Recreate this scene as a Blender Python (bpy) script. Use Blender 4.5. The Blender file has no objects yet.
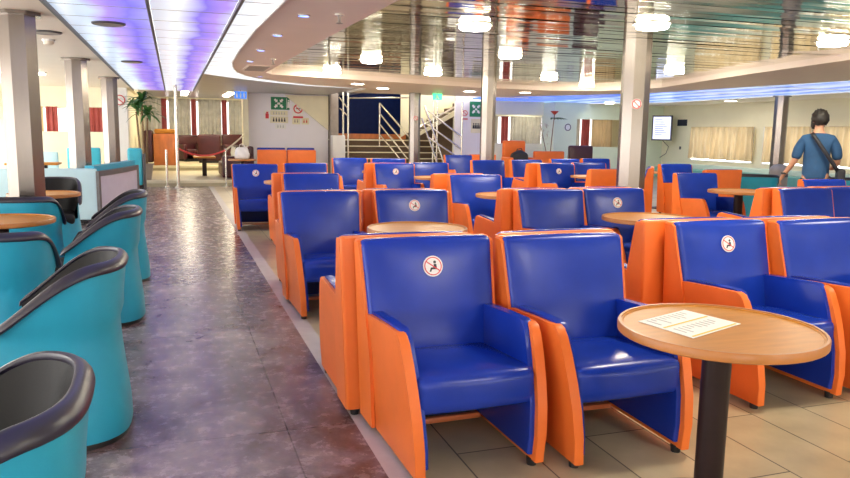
import bpy, bmesh, math, random
from mathutils import Vector, Matrix
random.seed(7)
R = math.radians
S = bpy.context.scene
COL = S.collection

# ------------------------------------------------------------------ materials
def mat(name, col, rough=.5, metal=0., var=.08, scale=8., bump=0., bscale=60., emit=None, estr=0., spec=.5, coat=0., stretch=None, sub=None):
    m = bpy.data.materials.new(name); m.use_nodes = True
    nt = m.node_tree; N = nt.nodes; L = nt.links
    b = N['Principled BSDF']
    b.inputs['Roughness'].default_value = rough
    b.inputs['Metallic'].default_value = metal
    b.inputs['Specular IOR Level'].default_value = spec
    b.inputs['Coat Weight'].default_value = coat
    b.inputs['Coat Roughness'].default_value = .15
    tc = N.new('ShaderNodeTexCoord'); mp = N.new('ShaderNodeMapping')
    L.new(tc.outputs['Object'], mp.inputs['Vector'])
    if stretch: mp.inputs['Scale'].default_value = stretch
    nz = N.new('ShaderNodeTexNoise'); nz.inputs['Scale'].default_value = scale; nz.inputs['Detail'].default_value = 4
    L.new(mp.outputs['Vector'], nz.inputs['Vector'])
    rp = N.new('ShaderNodeValToRGB')
    c = Vector(col[:3]); c2 = Vector(sub) if sub else c*(1-var)
    if not sub: c = c*(1+var)
    rp.color_ramp.elements[0].position = .3; rp.color_ramp.elements[1].position = .7
    rp.color_ramp.elements[0].color = (*[min(1, x) for x in c2], 1); rp.color_ramp.elements[1].color = (*[min(1, x) for x in c], 1)
    L.new(nz.outputs['Fac'], rp.inputs['Fac']); L.new(rp.outputs['Color'], b.inputs['Base Color'])
    if bump:
        n2 = N.new('ShaderNodeTexNoise'); n2.inputs['Scale'].default_value = bscale; n2.inputs['Detail'].default_value = 3
        L.new(mp.outputs['Vector'], n2.inputs['Vector'])
        bp = N.new('ShaderNodeBump'); bp.inputs['Strength'].default_value = bump; bp.inputs['Distance'].default_value = .01
        L.new(n2.outputs['Fac'], bp.inputs['Height']); L.new(bp.outputs['Normal'], b.inputs['Normal'])
    if emit:
        b.inputs['Emission Color'].default_value = (*emit, 1); b.inputs['Emission Strength'].default_value = estr
    return m

M = {}
M['blue'] = mat('blue_leatherette', (.008, .036, .34), .27, var=.10, scale=5, bump=.03, bscale=140, spec=.32)
M['blue_dark'] = mat('navy_leatherette', (.010, .026, .17), .42, var=.1, scale=5, spec=.4)
M['orange'] = mat('orange_leatherette', (.78, .165, .026), .42, var=.06, scale=5, bump=.05, bscale=140, spec=.35)
M['pipe'] = mat('salmon_piping', (.80, .22, .085), .4, var=.05)
M['black'] = mat('black_rubber', (.012, .011, .013), .5, var=.2)
M['teal'] = mat('teal_leatherette', (.018, .315, .47), .40, var=.08, scale=4, bump=.05, bscale=140, spec=.4)
M['tub_black'] = mat('black_leatherette', (.010, .0095, .010), .45, var=.2, scale=6, bump=.05, bscale=120, spec=.22)
M['rim'] = mat('black_leatherette_painted_sheen', (.016, .013, .030), .36, var=.2, scale=6, spec=.6)  # violet reflected sheen is put into the black base colour
M['wood'] = mat('honey_wood', (.50, .205, .034), .38, var=.1, scale=3, stretch=(2, 14, 2), spec=.18)
M['woodedge'] = mat('wood_edge', (.42, .155, .030), .35, var=.1, scale=4)
M['pole'] = mat('dark_brown_metal', (.020, .010, .010), .35, var=.15, spec=.22)
M['steel'] = mat('brushed_steel', (.27, .235, .21), .24, metal=.9, var=.06, scale=10, stretch=(30, 30, .8), bump=.02)
M['chrome'] = mat('pale_steel_rail', (.74, .70, .62), .25, metal=.85, var=.04)
M['cream'] = mat('cream_ceiling_paint', (.84, .76, .64), .5, var=.02, scale=2)
M['soffit'] = mat('beige_soffit_paint', (.80, .68, .60), .42, var=.02, scale=2, spec=.4)
M['wallcream'] = mat('cream_wall_paint', (.88, .83, .62), .55, var=.02, scale=2)
M['wallgreen'] = mat('pale_green_wall_paint', (.74, .82, .64), .5, var=.03, scale=2)
M['lav'] = mat('lavender_wall_paint', (.84, .81, .87), .5, var=.02, scale=2)
M['white'] = mat('white_paint', (.82, .81, .79), .45, var=.03, scale=3)
M['red'] = mat('red_print', (.65, .03, .05), .5, var=.05)
M['green'] = mat('green_sign', (.012, .20, .09), .45, var=.06)
M['ink'] = mat('black_ink', (.02, .02, .025), .5, var=.1)
M['maroon'] = mat('maroon_leather', (.055, .007, .012), .38, var=.2, scale=4)
M['brown'] = mat('dark_brown_carpet', (.10, .060, .035), .8, var=.2, scale=20)
M['stepcream'] = mat('cream_stair_paint', (.78, .72, .52), .5, var=.04, scale=3)
M['platform'] = mat('olive_cream_step_cover', (.52, .46, .30), .5, var=.08, scale=6)
M['orangewood'] = mat('orange_veneer', (.50, .155, .045), .3, var=.22, scale=2.2, stretch=(3, 3, 1))
M['glassnight'] = mat('dark_blue_glass', (.005, .011, .06), .35, var=.1, spec=.08)
M['curt'] = mat('ochre_curtain', (.58, .45, .27), .8, var=.16, scale=5, stretch=(1, 1, .3))
M['curtgrey'] = mat('grey_green_curtain', (.46, .43, .35), .8, var=.15, scale=4)
M['curtred'] = mat('red_curtain', (.30, .065, .06), .8, var=.15, scale=4)
M['paper'] = mat('white_paper', (.85, .84, .80), .6, var=.02)
M['print'] = mat('grey_print', (.45, .45, .46), .6, var=.1)
M['yellow'] = mat('yellow_print', (.80, .50, .05), .6, var=.05)
M['leaf'] = mat('palm_leaf', (.045, .15, .03), .5, var=.3, scale=12)
M['trunk'] = mat('palm_trunk', (.22, .14, .07), .8, var=.3, scale=20)
M['grey'] = mat('warm_grey_plastic', (.33, .28, .24), .45, var=.1)
M['dkgrey'] = mat('dark_grey_trim', (.10, .095, .10), .45, var=.1)
M['skin'] = mat('skin', (.52, .27, .17), .5, var=.06)
M['hair'] = mat('dark_hair', (.012, .009, .008), .6, var=.3, scale=40, bump=.4, bscale=80)
M['shirt'] = mat('blue_shirt', (.018, .075, .19), .8, var=.15, scale=6)
M['jeans'] = mat('dark_jeans', (.02, .025, .05), .8, var=.2)
M['strap'] = mat('black_strap', (.012, .012, .02), .6, var=.1)
M['bagw'] = mat('white_carrier_bag', (.72, .72, .74), .4, var=.08, scale=12, bump=.6, bscale=14)
M['palecyan'] = mat('pale_blue_leatherette', (.52, .74, .80), .42, var=.05, scale=4)
M['cyan'] = mat('bright_teal_leatherette', (.05, .48, .62), .42, var=.06, scale=4)
M['bench_end'] = mat('lavender_laminate', (.46, .44, .56), .4, var=.04)
M['petal'] = mat('red_petal', (.55, .07, .03), .5, var=.2)
M['dried'] = mat('pale_dried_foliage', (.55, .48, .36), .7, var=.2)
M['seagreen'] = mat('sea_green_leatherette', (.16, .46, .38), .45, var=.06)
M['rope_red'] = mat('red_rope', (.60, .06, .05), .6, var=.1)
M['edge'] = mat('pale_floor_edging', (.50, .45, .43), .4, var=.08, scale=10)
M['dome'] = mat('lit_dome_lamp', (.9, .9, .85), .3, emit=(1, .93, .74), estr=75)
M['downlight'] = mat('lit_downlight', (.9, .9, .85), .3, emit=(1, .93, .76), estr=22)
M['bluespot'] = mat('lit_blue_spot', (.1, .2, .9), .3, emit=(.08, .20, 1), estr=3)
M['tube'] = mat('lit_tube_lamp', (.9, .9, .8), .3, emit=(1, .88, .62), estr=12)
M['exit'] = mat('lit_green_exit', (.02, .5, .15), .3, emit=(.05, .85, .25), estr=1.3)
M['bluesign'] = mat('blue_sign', (.03, .16, .60), .4, emit=(.05, .22, .8), estr=.5)
M['screen'] = mat('lit_screen', (.5, .55, .9), .2, emit=(.66, .70, .95), estr=.75)
M['screen2'] = mat('lit_violet_screen', (.4, .4, .9), .2, emit=(.42, .42, 1), estr=.9)
M['dayfar'] = mat('dim_daylight_pane', (.9, .95, 1), .3, emit=(1, .95, .92), estr=.9)
M['day'] = mat('daylight_pane', (.9, .95, 1), .3, emit=(.92, .97, 1), estr=1.8)

def translucent(m, f=.5):
    nt = m.node_tree; N = nt.nodes; L = nt.links; b = N['Principled BSDF']; out = N['Material Output']
    tr = N.new('ShaderNodeBsdfTranslucent'); mx = N.new('ShaderNodeMixShader'); mx.inputs[0].default_value = f
    src = b.inputs['Base Color'].links[0].from_socket; L.new(src, tr.inputs['Color'])
    L.new(b.outputs[0], mx.inputs[1]); L.new(tr.outputs[0], mx.inputs[2]); L.new(mx.outputs[0], out.inputs['Surface'])
for k_ in ('curt', 'curtgrey', 'curtred'): translucent(M[k_], .28)

def special_floor():
    m = mat('purple_marbled_vinyl', (.16, .125, .135), .22, var=.3, scale=3)
    nt = m.node_tree; N = nt.nodes; L = nt.links; b = N['Principled BSDF']
    tc = N.new('ShaderNodeTexCoord')
    n1 = N.new('ShaderNodeTexNoise'); n1.inputs['Scale'].default_value = 2.2; n1.inputs['Detail'].default_value = 8; n1.inputs['Roughness'].default_value = .72; n1.inputs['Distortion'].default_value = .6
    n2 = N.new('ShaderNodeTexNoise'); n2.inputs['Scale'].default_value = 9; n2.inputs['Detail'].default_value = 8; n2.inputs['Roughness'].default_value = .75
    L.new(tc.outputs['Object'], n1.inputs['Vector']); L.new(tc.outputs['Object'], n2.inputs['Vector'])
    r1 = N.new('ShaderNodeValToRGB'); e = r1.color_ramp.elements
    e[0].position = .36; e[0].color = (.125, .078, .066, 1); e[1].position = .64; e[1].color = (.40, .335, .30, 1)
    x = r1.color_ramp.elements.new(.5); x.color = (.235, .190, .205, 1)
    L.new(n1.outputs['Fac'], r1.inputs['Fac'])
    r2 = N.new('ShaderNodeValToRGB'); e = r2.color_ramp.elements
    e[0].position = .35; e[0].color = (.58, .54, .54, 1); e[1].position = .64; e[1].color = (1.18, 1.15, 1.15, 1)
    L.new(n2.outputs['Fac'], r2.inputs['Fac'])
    mx = N.new('ShaderNodeMix'); mx.data_type = 'RGBA'; mx.blend_type = 'MULTIPLY'; mx.inputs[0].default_value = 1
    L.new(r1.outputs['Color'], mx.inputs[6]); L.new(r2.outputs['Color'], mx.inputs[7])
    # sheet joints
    br = N.new('ShaderNodeTexBrick'); br.offset = .0; br.inputs['Scale'].default_value = 1
    br.inputs['Mortar Size'].default_value = .004; br.inputs['Brick Width'].default_value = .98; br.inputs['Row Height'].default_value = 1.9
    br.inputs['Color1'].default_value = (1, 1, 1, 1); br.inputs['Color2'].default_value = (.86, .84, .86, 1); br.inputs['Mortar'].default_value = (.35, .33, .33, 1)
    mp = N.new('ShaderNodeMapping'); mp.inputs['Location'].default_value = (.49, .3, 0)
    L.new(tc.outputs['Object'], mp.inputs['Vector']); L.new(mp.outputs['Vector'], br.inputs['Vector'])
    m2 = N.new('ShaderNodeMix'); m2.data_type = 'RGBA'; m2.blend_type = 'MULTIPLY'; m2.inputs[0].default_value = 1
    L.new(mx.outputs[2], m2.inputs[6]); L.new(br.outputs['Color'], m2.inputs[7])
    L.new(m2.outputs[2], b.inputs['Base Color'])
    bp = N.new('ShaderNodeBump'); bp.inputs['Strength'].default_value = .05; bp.inputs['Distance'].default_value = .01
    L.new(n2.outputs['Fac'], bp.inputs['Height']); L.new(bp.outputs['Normal'], b.inputs['Normal'])
    mr = N.new('ShaderNodeMapRange'); mr.inputs[3].default_value = .14; mr.inputs[4].default_value = .38
    L.new(n2.outputs['Fac'], mr.inputs[0]); L.new(mr.outputs[0], b.inputs['Roughness'])
    return m
M['vinyl'] = special_floor()

def special_planks():
    m = mat('beige_plank_vinyl', (.40, .33, .22), .30, var=.1)
    nt = m.node_tree; N = nt.nodes; L = nt.links; b = N['Principled BSDF']
    tc = N.new('ShaderNodeTexCoord'); mp = N.new('ShaderNodeMapping')
    mp.inputs['Rotation'].default_value = (0, 0, R(90)); mp.inputs['Location'].default_value = (0, .165, 0)
    L.new(tc.outputs['Object'], mp.inputs['Vector'])
    br = N.new('ShaderNodeTexBrick'); br.offset = .5; br.inputs['Scale'].default_value = 1
    br.inputs['Mortar Size'].default_value = .004; br.inputs['Brick Width'].default_value = 1.2; br.inputs['Row Height'].default_value = .34
    br.inputs['Color1'].default_value = (.53, .43, .275, 1); br.inputs['Color2'].default_value = (.43, .35, .225, 1); br.inputs['Mortar'].default_value = (.07, .055, .04, 1)
    L.new(mp.outputs['Vector'], br.inputs['Vector'])
    nz = N.new('ShaderNodeTexNoise'); nz.inputs['Scale'].default_value = 3; nz.inputs['Detail'].default_value = 6
    L.new(tc.outputs['Object'], nz.inputs['Vector'])
    rp = N.new('ShaderNodeValToRGB'); e = rp.color_ramp.elements
    e[0].position = .3; e[0].color = (.78, .76, .76, 1); e[1].position = .7; e[1].color = (1.12, 1.12, 1.12, 1)
    L.new(nz.outputs['Fac'], rp.inputs['Fac'])
    mx = N.new('ShaderNodeMix'); mx.data_type = 'RGBA'; mx.blend_type = 'MULTIPLY'; mx.inputs[0].default_value = 1
    L.new(br.outputs['Color'], mx.inputs[6]); L.new(rp.outputs['Color'], mx.inputs[7]); L.new(mx.outputs[2], b.inputs['Base Color'])
    return m
M['plank'] = special_planks()

def special_mirror():
    m = mat('polished_slat_ceiling', (.74, .71, .55), .06, metal=1., var=.04, scale=2)
    nt = m.node_tree; N = nt.nodes; L = nt.links; b = N['Principled BSDF']
    tc = N.new('ShaderNodeTexCoord'); mp = N.new('ShaderNodeMapping'); mp.inputs['Scale'].default_value = (.55, 7, 1)
    L.new(tc.outputs['Object'], mp.inputs['Vector'])
    nz = N.new('ShaderNodeTexNoise'); nz.inputs['Scale'].default_value = 1; nz.inputs['Detail'].default_value = 2
    L.new(mp.outputs['Vector'], nz.inputs['Vector'])
    br = N.new('ShaderNodeTexBrick'); br.offset = .0; br.inputs['Brick Width'].default_value = 60; br.inputs['Row Height'].default_value = .12; br.inputs['Scale'].default_value = 1
    br.inputs['Mortar Size'].default_value = .004
    br.inputs['Color1'].default_value = (1, 1, 1, 1); br.inputs['Color2'].default_value = (1, 1, 1, 1); br.inputs['Mortar'].default_value = (0, 0, 0, 1)
    L.new(tc.outputs['Object'], br.inputs['Vector'])
    b1 = N.new('ShaderNodeBump'); b1.inputs['Strength'].default_value = .05; b1.inputs['Distance'].default_value = .02
    L.new(nz.outputs['Fac'], b1.inputs['Height'])
    b2 = N.new('ShaderNodeBump'); b2.inputs['Strength'].default_value = .25; b2.inputs['Distance'].default_value = .003
    L.new(br.outputs['Color'], b2.inputs['Height']); L.new(b1.outputs['Normal'], b2.inputs['Normal']); L.new(b2.outputs['Normal'], b.inputs['Normal'])
    return m
M['mirror'] = special_mirror()

def glow_panel(name, stops, x0, x1, strength, axis='X', grid=.75, rough=.25):
    """luminous ceiling cover: lamps of different colour behind it, across its width; dark joints between the covers"""
    m = bpy.data.materials.new(name); m.use_nodes = True
    nt = m.node_tree; N = nt.nodes; L = nt.links; b = N['Principled BSDF']
    b.inputs['Roughness'].default_value = rough
    tc = N.new('ShaderNodeTexCoord'); sp = N.new('ShaderNodeSeparateXYZ'); L.new(tc.outputs['Object'], sp.inputs[0])
    nz = N.new('ShaderNodeTexNoise'); nz.inputs['Scale'].default_value = 1.3; L.new(tc.outputs['Object'], nz.inputs['Vector'])
    ad = N.new('ShaderNodeMath'); ad.operation = 'MULTIPLY_ADD'; ad.inputs[1].default_value = .35*(x1-x0)
    L.new(nz.outputs['Fac'], ad.inputs[0]); L.new(sp.outputs[axis], ad.inputs[2])
    mr = N.new('ShaderNodeMapRange'); mr.inputs[1].default_value = x0+.17*(x1-x0); mr.inputs[2].default_value = x1+.17*(x1-x0)
    L.new(ad.outputs[0], mr.inputs[0])
    rp = N.new('ShaderNodeValToRGB'); e = rp.color_ramp.elements
    e[0].position = stops[0][0]; e[0].color = (*stops[0][1], 1); e[1].position = stops[-1][0]; e[1].color = (*stops[-1][1], 1)
    for p, c in stops[1:-1]:
        q = rp.color_ramp.elements.new(p); q.color = (*c, 1)
    L.new(mr.outputs[0], rp.inputs['Fac'])
    # joints along Y
    ml = N.new('ShaderNodeMath'); ml.operation = 'FRACT'
    dv = N.new('ShaderNodeMath'); dv.operation = 'DIVIDE'; dv.inputs[1].default_value = grid
    L.new(sp.outputs['Y' if axis == 'X' else 'X'], dv.inputs[0]); L.new(dv.outputs[0], ml.inputs[0])
    gt = N.new('ShaderNodeMath'); gt.operation = 'GREATER_THAN'; gt.inputs[1].default_value = .035
    L.new(ml.outputs[0], gt.inputs[0])
    mx = N.new('ShaderNodeMix'); mx.data_type = 'RGBA'; mx.blend_type = 'MIX'
    mx.inputs[6].default_value = (.05, .04, .06, 1)
    L.new(gt.outputs[0], mx.inputs[0]); L.new(rp.outputs['Color'], mx.inputs[7])
    L.new(mx.outputs[2], b.inputs['Base Color']); L.new(mx.outputs[2], b.inputs['Emission Color'])
    b.inputs['Emission Strength'].default_value = strength
    return m
W_ = (.70, .84, 1.); P_ = (.20, .15, .92); PK = (.42, .28, .98)
M['lumA'] = glow_panel('lit_cover_white_violet', [(0, W_), (.35, (.60, .76, 1)), (.55, PK), (.8, P_), (1, (.40, .40, 1))], -1.03, -.19, .34)
M['lumB'] = glow_panel('lit_cover_white_to_violet', [(0, (.74, .84, 1)), (.35, (.80, .90, 1)), (.62, P_), (.85, PK), (1, (.6, .6, 1))], -.16, .57, .34)
M['lumC'] = glow_panel('lit_cover_white', [(0, (.82, .92, 1)), (.5, (.92, .98, 1)), (1, (.82, .92, 1))], .6, 1.0, .4)
M['lumD'] = glow_panel('lit_cover_blue_white', [(0, (.08, .20, .9)), (.12, (.45, .66, 1)), (.25, (.10, .24, .9)), (.42, (.55, .72, 1)), (.55, (.08, .2, .85)), (.72, (.5, .7, 1)), (.85, (.10, .24, .9)), (1, (.4, .6, 1))], 11.9, 15.1, .42, grid=2.6)
M['lumFar'] = mat('polished_grey_ceiling', (.50, .47, .50), .30, metal=.8, var=.1, scale=1.5, stretch=(1, 4, 1), bump=.12, bscale=4)

# ------------------------------------------------------------------ mesh helpers
def obj(name, bm, m, parent=None, smooth=True, loc=None):
    bmesh.ops.remove_doubles(bm, verts=bm.verts, dist=1e-5)
    bmesh.ops.recalc_face_normals(bm, faces=bm.faces)
    me = bpy.data.meshes.new(name); bm.to_mesh(me); bm.free()
    mats = m if isinstance(m, (list, tuple)) else [m]
    for x in mats: me.materials.append(x)
    if smooth:
        for p in me.polygons: p.use_smooth = True
        try: me.set_sharp_from_angle(angle=R(38))
        except Exception: pass
    o = bpy.data.objects.new(name, me); COL.objects.link(o)
    if parent: o.parent = parent
    if loc: o.location = loc
    return o
def tag(o, label, cat, group=None, kind=None):
    o['label'] = label; o['category'] = cat
    if group: o['group'] = group
    if kind: o['kind'] = kind
    return o
def thing(name, label, cat, loc=(0, 0, 0), rz=0, group=None):
    o = bpy.data.objects.new(name, None); COL.objects.link(o); o.empty_display_size = .1
    o.location = loc; o.rotation_euler = (0, 0, rz)
    return tag(o, label, cat, group)
def struct(name, bm, m, parent=None, smooth=False):
    o = obj(name, bm, m, parent, smooth)
    if not parent: o['kind'] = 'structure'
    return o
def copy_tree(o, parent=None):
    c = o.copy(); COL.objects.link(c)
    if parent: c.parent = parent
    for ch in list(o.children): copy_tree(ch, c)
    return c
def B(): return bmesh.new()
def box(bm, x0, x1, y0, y1, z0, z1, mtx=None):
    r = bmesh.ops.create_cube(bm, size=1.)
    for v in r['verts']:
        v.co = Vector((x0+(v.co.x+.5)*(x1-x0), y0+(v.co.y+.5)*(y1-y0), z0+(v.co.z+.5)*(z1-z0)))
        if mtx: v.co = mtx @ v.co
    return bm
def axpos(h, r, n, cuts):
    a = [h-r+r*math.sin(math.pi/2*i/n) for i in range(n+1)] if r > 0 else [h]
    inner = [-(h-r)+2*(h-r)*i/(cuts+1) for i in range(1, cuts+1)]
    return [-x for x in reversed(a)] + inner + a
def rbox(bm, x0, x1, y0, y1, z0, z1, r=.03, n=3, cuts=3, bulge=(0, 0, 0), fn=None):
    """rounded upholstered block; bulge pushes each pair of faces out at their middle; fn maps the points"""
    c = Vector(((x0+x1)/2, (y0+y1)/2, (z0+z1)/2)); h = Vector(((x1-x0)/2, (y1-y0)/2, (z1-z0)/2))
    P = [axpos(h[i], min(r, h[i]*.999), n, cuts) for i in range(3)]
    vs = {}
    def vert(p):
        k = tuple(round(t, 6) for t in p)
        if k in vs: return vs[k]
        p = Vector(p); q = Vector([max(-(h[i]-r), min(h[i]-r, p[i])) for i in range(3)]); d = p-q
        if d.length > 1e-9: p = q+d.normalized()*r
        u = Vector([p[i]/h[i] for i in range(3)])
        for i in range(3):
            if bulge[i]:
                j, k2 = (i+1) % 3, (i+2) % 3
                p[i] += bulge[i]*u[i]*max(0, 1-u[j]**2)*max(0, 1-u[k2]**2)
        p = p+c
        if fn: p = fn(p)
        v = bm.verts.new(p); vs[k] = v; return v
    for ax in range(3):
        j, k = (ax+1) % 3, (ax+2) % 3
        for sgn in (-1, 1):
            for a in range(len(P[j])-1):
                for b in range(len(P[k])-1):
                    q = []
                    for (s, t) in ((a, b), (a+1, b), (a+1, b+1), (a, b+1)):
                        p = [0, 0, 0]; p[ax] = sgn*h[ax]; p[j] = P[j][s]; p[k] = P[k][t]; q.append(vert(p))
                    try: bm.faces.new(q)
                    except ValueError: pass
    return bm
def cyl(bm, p0, p1, r0, r1=None, n=16, cap=True):
    r1 = r0 if r1 is None else r1
    p0 = Vector(p0); p1 = Vector(p1); d = (p1-p0).normalized()
    a = d.orthogonal().normalized(); b = d.cross(a)
    A = [bm.verts.new(p0+(a*math.cos(t)+b*math.sin(t))*r0) for t in [2*math.pi*i/n for i in range(n)]]
    Bv = [bm.verts.new(p1+(a*math.cos(t)+b*math.sin(t))*r1) for t in [2*math.pi*i/n for i in range(n)]]
    for i in range(n): bm.faces.new((A[i], A[(i+1) % n], Bv[(i+1) % n], Bv[i]))
    if cap: bm.faces.new(list(reversed(A))); bm.faces.new(Bv)
    return bm
def lathe(bm, prof, n=32, c=(0, 0, 0), off=0.):
    rings = []
    for r, z in prof:
        if r < 1e-6: rings.append([bm.verts.new((c[0], c[1], c[2]+z))])
        else: rings.append([bm.verts.new((c[0]+r*math.cos(off+2*math.pi*i/n), c[1]+r*math.sin(off+2*math.pi*i/n), c[2]+z)) for i in range(n)])
    for a, b in zip(rings, rings[1:]):
        for i in range(n):
            j = (i+1) % n
            if len(a) == 1 and len(b) == 1: continue
            if len(a) == 1: bm.faces.new((a[0], b[i], b[j]))
            elif len(b) == 1: bm.faces.new((a[i], a[j], b[0]))
            else: bm.faces.new((a[i], a[j], b[j], b[i]))
    return bm
def sweep(bm, pts, r, n=8, rad=None):
    """tube along points"""
    pts = [Vector(p) for p in pts]; rings = []
    for i, p in enumerate(pts):
        d = (pts[min(i+1, len(pts)-1)]-pts[max(i-1, 0)]).normalized()
        up = Vector((0, 0, 1)) if abs(d.z) < .95 else Vector((1, 0, 0))
        a = d.cross(up).normalized(); b = a.cross(d)
        rr = rad[i] if rad else r
        rings.append([bm.verts.new(p+(a*math.cos(2*math.pi*k/n)+b*math.sin(2*math.pi*k/n))*rr) for k in range(n)])
    for a, b in zip(rings, rings[1:]):
        for k in range(n): bm.faces.new((a[k], a[(k+1) % n], b[(k+1) % n], b[k]))
    bm.faces.new(list(reversed(rings[0]))); bm.faces.new(rings[-1])
    return bm
def prism(bm, poly, z0, z1, holes=()):
    """flat slab from an outline (with holes), z0..z1"""
    es = []
    for loop in [poly]+list(holes):
        vs = [bm.verts.new((x, y, z0)) for x, y in loop]
        es += [bm.edges.new((vs[i], vs[(i+1) % len(vs)])) for i in range(len(vs))]
    r = bmesh.ops.triangle_fill(bm, use_beauty=True, edges=es)
    fs = [f for f in r['geom'] if isinstance(f, bmesh.types.BMFace)]
    e = bmesh.ops.extrude_face_region(bm, geom=fs)
    for v in e['geom']:
        if isinstance(v, bmesh.types.BMVert): v.co.z = z1
    return bm
def plate(bm, pts, ax, d, th):
    """polygon in the plane across axis ax ('X' or 'Y') at depth d, thickness th; pts = (u, z)"""
    f = (lambda u, z, q: (q, u, z)) if ax == 'X' else (lambda u, z, q: (u, q, z))
    A = [bm.verts.new(f(u, z, d)) for u, z in pts]; Bv = [bm.verts.new(f(u, z, d+th)) for u, z in pts]
    n = len(pts)
    for i in range(n): bm.faces.new((A[i], A[(i+1) % n], Bv[(i+1) % n], Bv[i]))
    bm.faces.new(A); bm.faces.new(list(reversed(Bv)))
    return bm
def circ(cx, cz, r, n=24, a0=0, a1=2*math.pi):
    return [(cx+r*math.cos(a0+(a1-a0)*i/n), cz+r*math.sin(a0+(a1-a0)*i/n)) for i in range(n if abs(a1-a0-2*math.pi) < 1e-6 else n+1)]
def ring_plate(bm, cx, cz, r0, r1, ax, d, th, n=24):
    f = (lambda u, z, q: (q, u, z)) if ax == 'X' else (lambda u, z, q: (u, q, z))
    L = []
    for r in (r0, r1):
        for q in (d, d+th): L.append([bm.verts.new(f(u, z, q)) for u, z in circ(cx, cz, r, n)])
    a, b, c, e = L
    for i in range(n):
        j = (i+1) % n
        for p, q in ((a, c), (c, e), (e, b), (b, a)): bm.faces.new((p[i], p[j], q[j], q[i]))
    return bm

# ------------------------------------------------------------------ camera (height 1.47 m above the deck)
CAM_H = 1.47
def cam():
    f = 735.; w = 850; cx, cy = 425., 239.
    Y = Vector((173-cx, cy-129, -f)).normalized()
    hv = Vector((1173-cx, cy-(129+14.8), -f))
    Z = hv.cross(Y).normalized(); X = Y.cross(Z)
    c = bpy.data.cameras.new('camera'); o = bpy.data.objects.new('camera', c); COL.objects.link(o)
    c.sensor_width = 36; c.lens = f/w*36; c.clip_start = .05; c.clip_end = 200
    m = Matrix((X, Y, Z)).to_4x4(); m.translation = Vector((0, 0, CAM_H))
    o.matrix_world = m; S.camera = o
cam()

ZC = 2.55     # soffit and low ceilings
ZM = 2.65     # polished ceiling inside the recess

# ------------------------------------------------------------------ the room
struct('floor', box(B(), -5.6, .83, -2.5, 20, -.1, 0), M['vinyl'])
struct('floor_2', box(B(), .95, 17.2, -2.5, 26, -.1, 0), M['plank'])
struct('trim_1', box(B(), .83, .95, -2.5, 20, -.1, 0), M['edge'])
struct('floor_3', box(B(), -5.6, .95, 20.02, 33, -.2, -.1), M['plank'])
recess = [(1.80, -2.4), (1.80, 6), (1.74, 8.6), (1.70, 14.4), (1.85, 14.8), (3.08, 15.2), (7.2, 16.5), (8.9, 16.55), (9.9, 16.1), (10.3, 15.3), (10.4, 14.2), (9.4, 10.4), (8.85, 7.9), (8.5, 4), (8.4, -2.4)]
sof = [(.96, -2.5), (.93, 5), (.92, 6.4), (.88, 8.4), (.89, 10.4), (.93, 12.3), (1.02, 13.4), (1.16, 14.4), (1.4, 15.25), (1.75, 15.95), (2.3, 16.7), (3.1, 17.5), (4.6, 18.3), (4.6, 20.4), (9.2, 20.4), (11.5, 16.2), (12.0, 11), (12.0, -2.5)]
bm = B()
inner = recess[1:-1]
outline = sof + [(8.4, -2.5)] + list(reversed(inner)) + [(1.80, -2.5)]
prism(bm, outline, ZC, ZC+.16)
struct('ceiling', bm, M['soffit'])
bm = B(); rnd = random.Random(11); y = -2.5; sl = .125      # polished slats, none hung quite level
while y < 17.3:
    t1 = rnd.gauss(0, .0075); xs = [1.5+1.05*i for i in range(10)]; prev = None; zz = [rnd.gauss(0, .0022) for _ in xs]
    for x, dz in zip(xs, zz):
        e = [bm.verts.new((x, y, ZM+dz-t1*sl/2)), bm.verts.new((x, y+sl, ZM+dz+t1*sl/2))]
        if prev: bm.faces.new((prev[0], e[0], e[1], prev[1]))
        prev = e
    y += sl
box(bm, 1.5, 10.95, -2.5, 17.4, ZM+.03, ZM+.06)
struct('ceiling_2', bm, M['mirror'])
struct('ceiling_3', box(B(), -5.6, -1.03, -2.5, 25.7, ZC, ZC+.15), M['cream'])
bm = B(); prism(bm, [(-1.03, 14.6), (.9, 14.6), (1.3, 15.6), (2.3, 17), (3.1, 17.9), (4.6, 18.6), (4.6, 23), (-1.03, 23)], ZC+.03, ZC+.12)
struct('ceiling_4', bm, M['lumFar'])
struct('ceiling_5', box(B(), -3, 6, 23.02, 33, 2.75, 2.9), M['lumFar'])
bm = B(); prism(bm, [(15.1, -2.5), (17.2, -2.5), (17.2, 26), (10.22, 26), (10.22, 23.0), (12.9, 24.5), (15.3, 20.8), (15.1, 14.5)], ZC, ZC+.14)
struct('ceiling_6', bm, M['cream'])

# luminous ceiling bays: three long runs over the aisle, one along the window side
def lum(name, outline, m, label):
    o = obj('luminous_ceiling_cover', prism(B(), outline, ZC+.02, ZC+.07), m, smooth=False)
    return tag(o, label, 'ceiling light', 'lit ceiling covers')
lum('a', [(-1.02, -2.5), (-.19, -2.5), (-.19, 22.9), (-1.02, 22.9)], M['lumA'], 'long lit ceiling cover turning white to violet, beside the low cream ceiling')
lum('b', [(-.16, -2.5), (.57, -2.5), (.57, 22.9), (-.16, 22.9)], M['lumB'], 'middle lit ceiling cover over the aisle with a violet band')
lum('c', [(.60, -2.5), (1.02, -2.5), (1.0, 5), (.96, 8.4), (.97, 10.4), (1.0, 12.3), (1.1, 13.4), (1.25, 14.5), (1.48, 15.3), (1.83, 16.0), (2.38, 16.75), (3.15, 17.6), (4.4, 18.3), (4.4, 18.9), (3.0, 18.3), (2.0, 17.4), (1.3, 16.6), (.60, 15.6)], M['lumC'], 'narrow plain white lit ceiling cover following the beige soffit')
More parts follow.
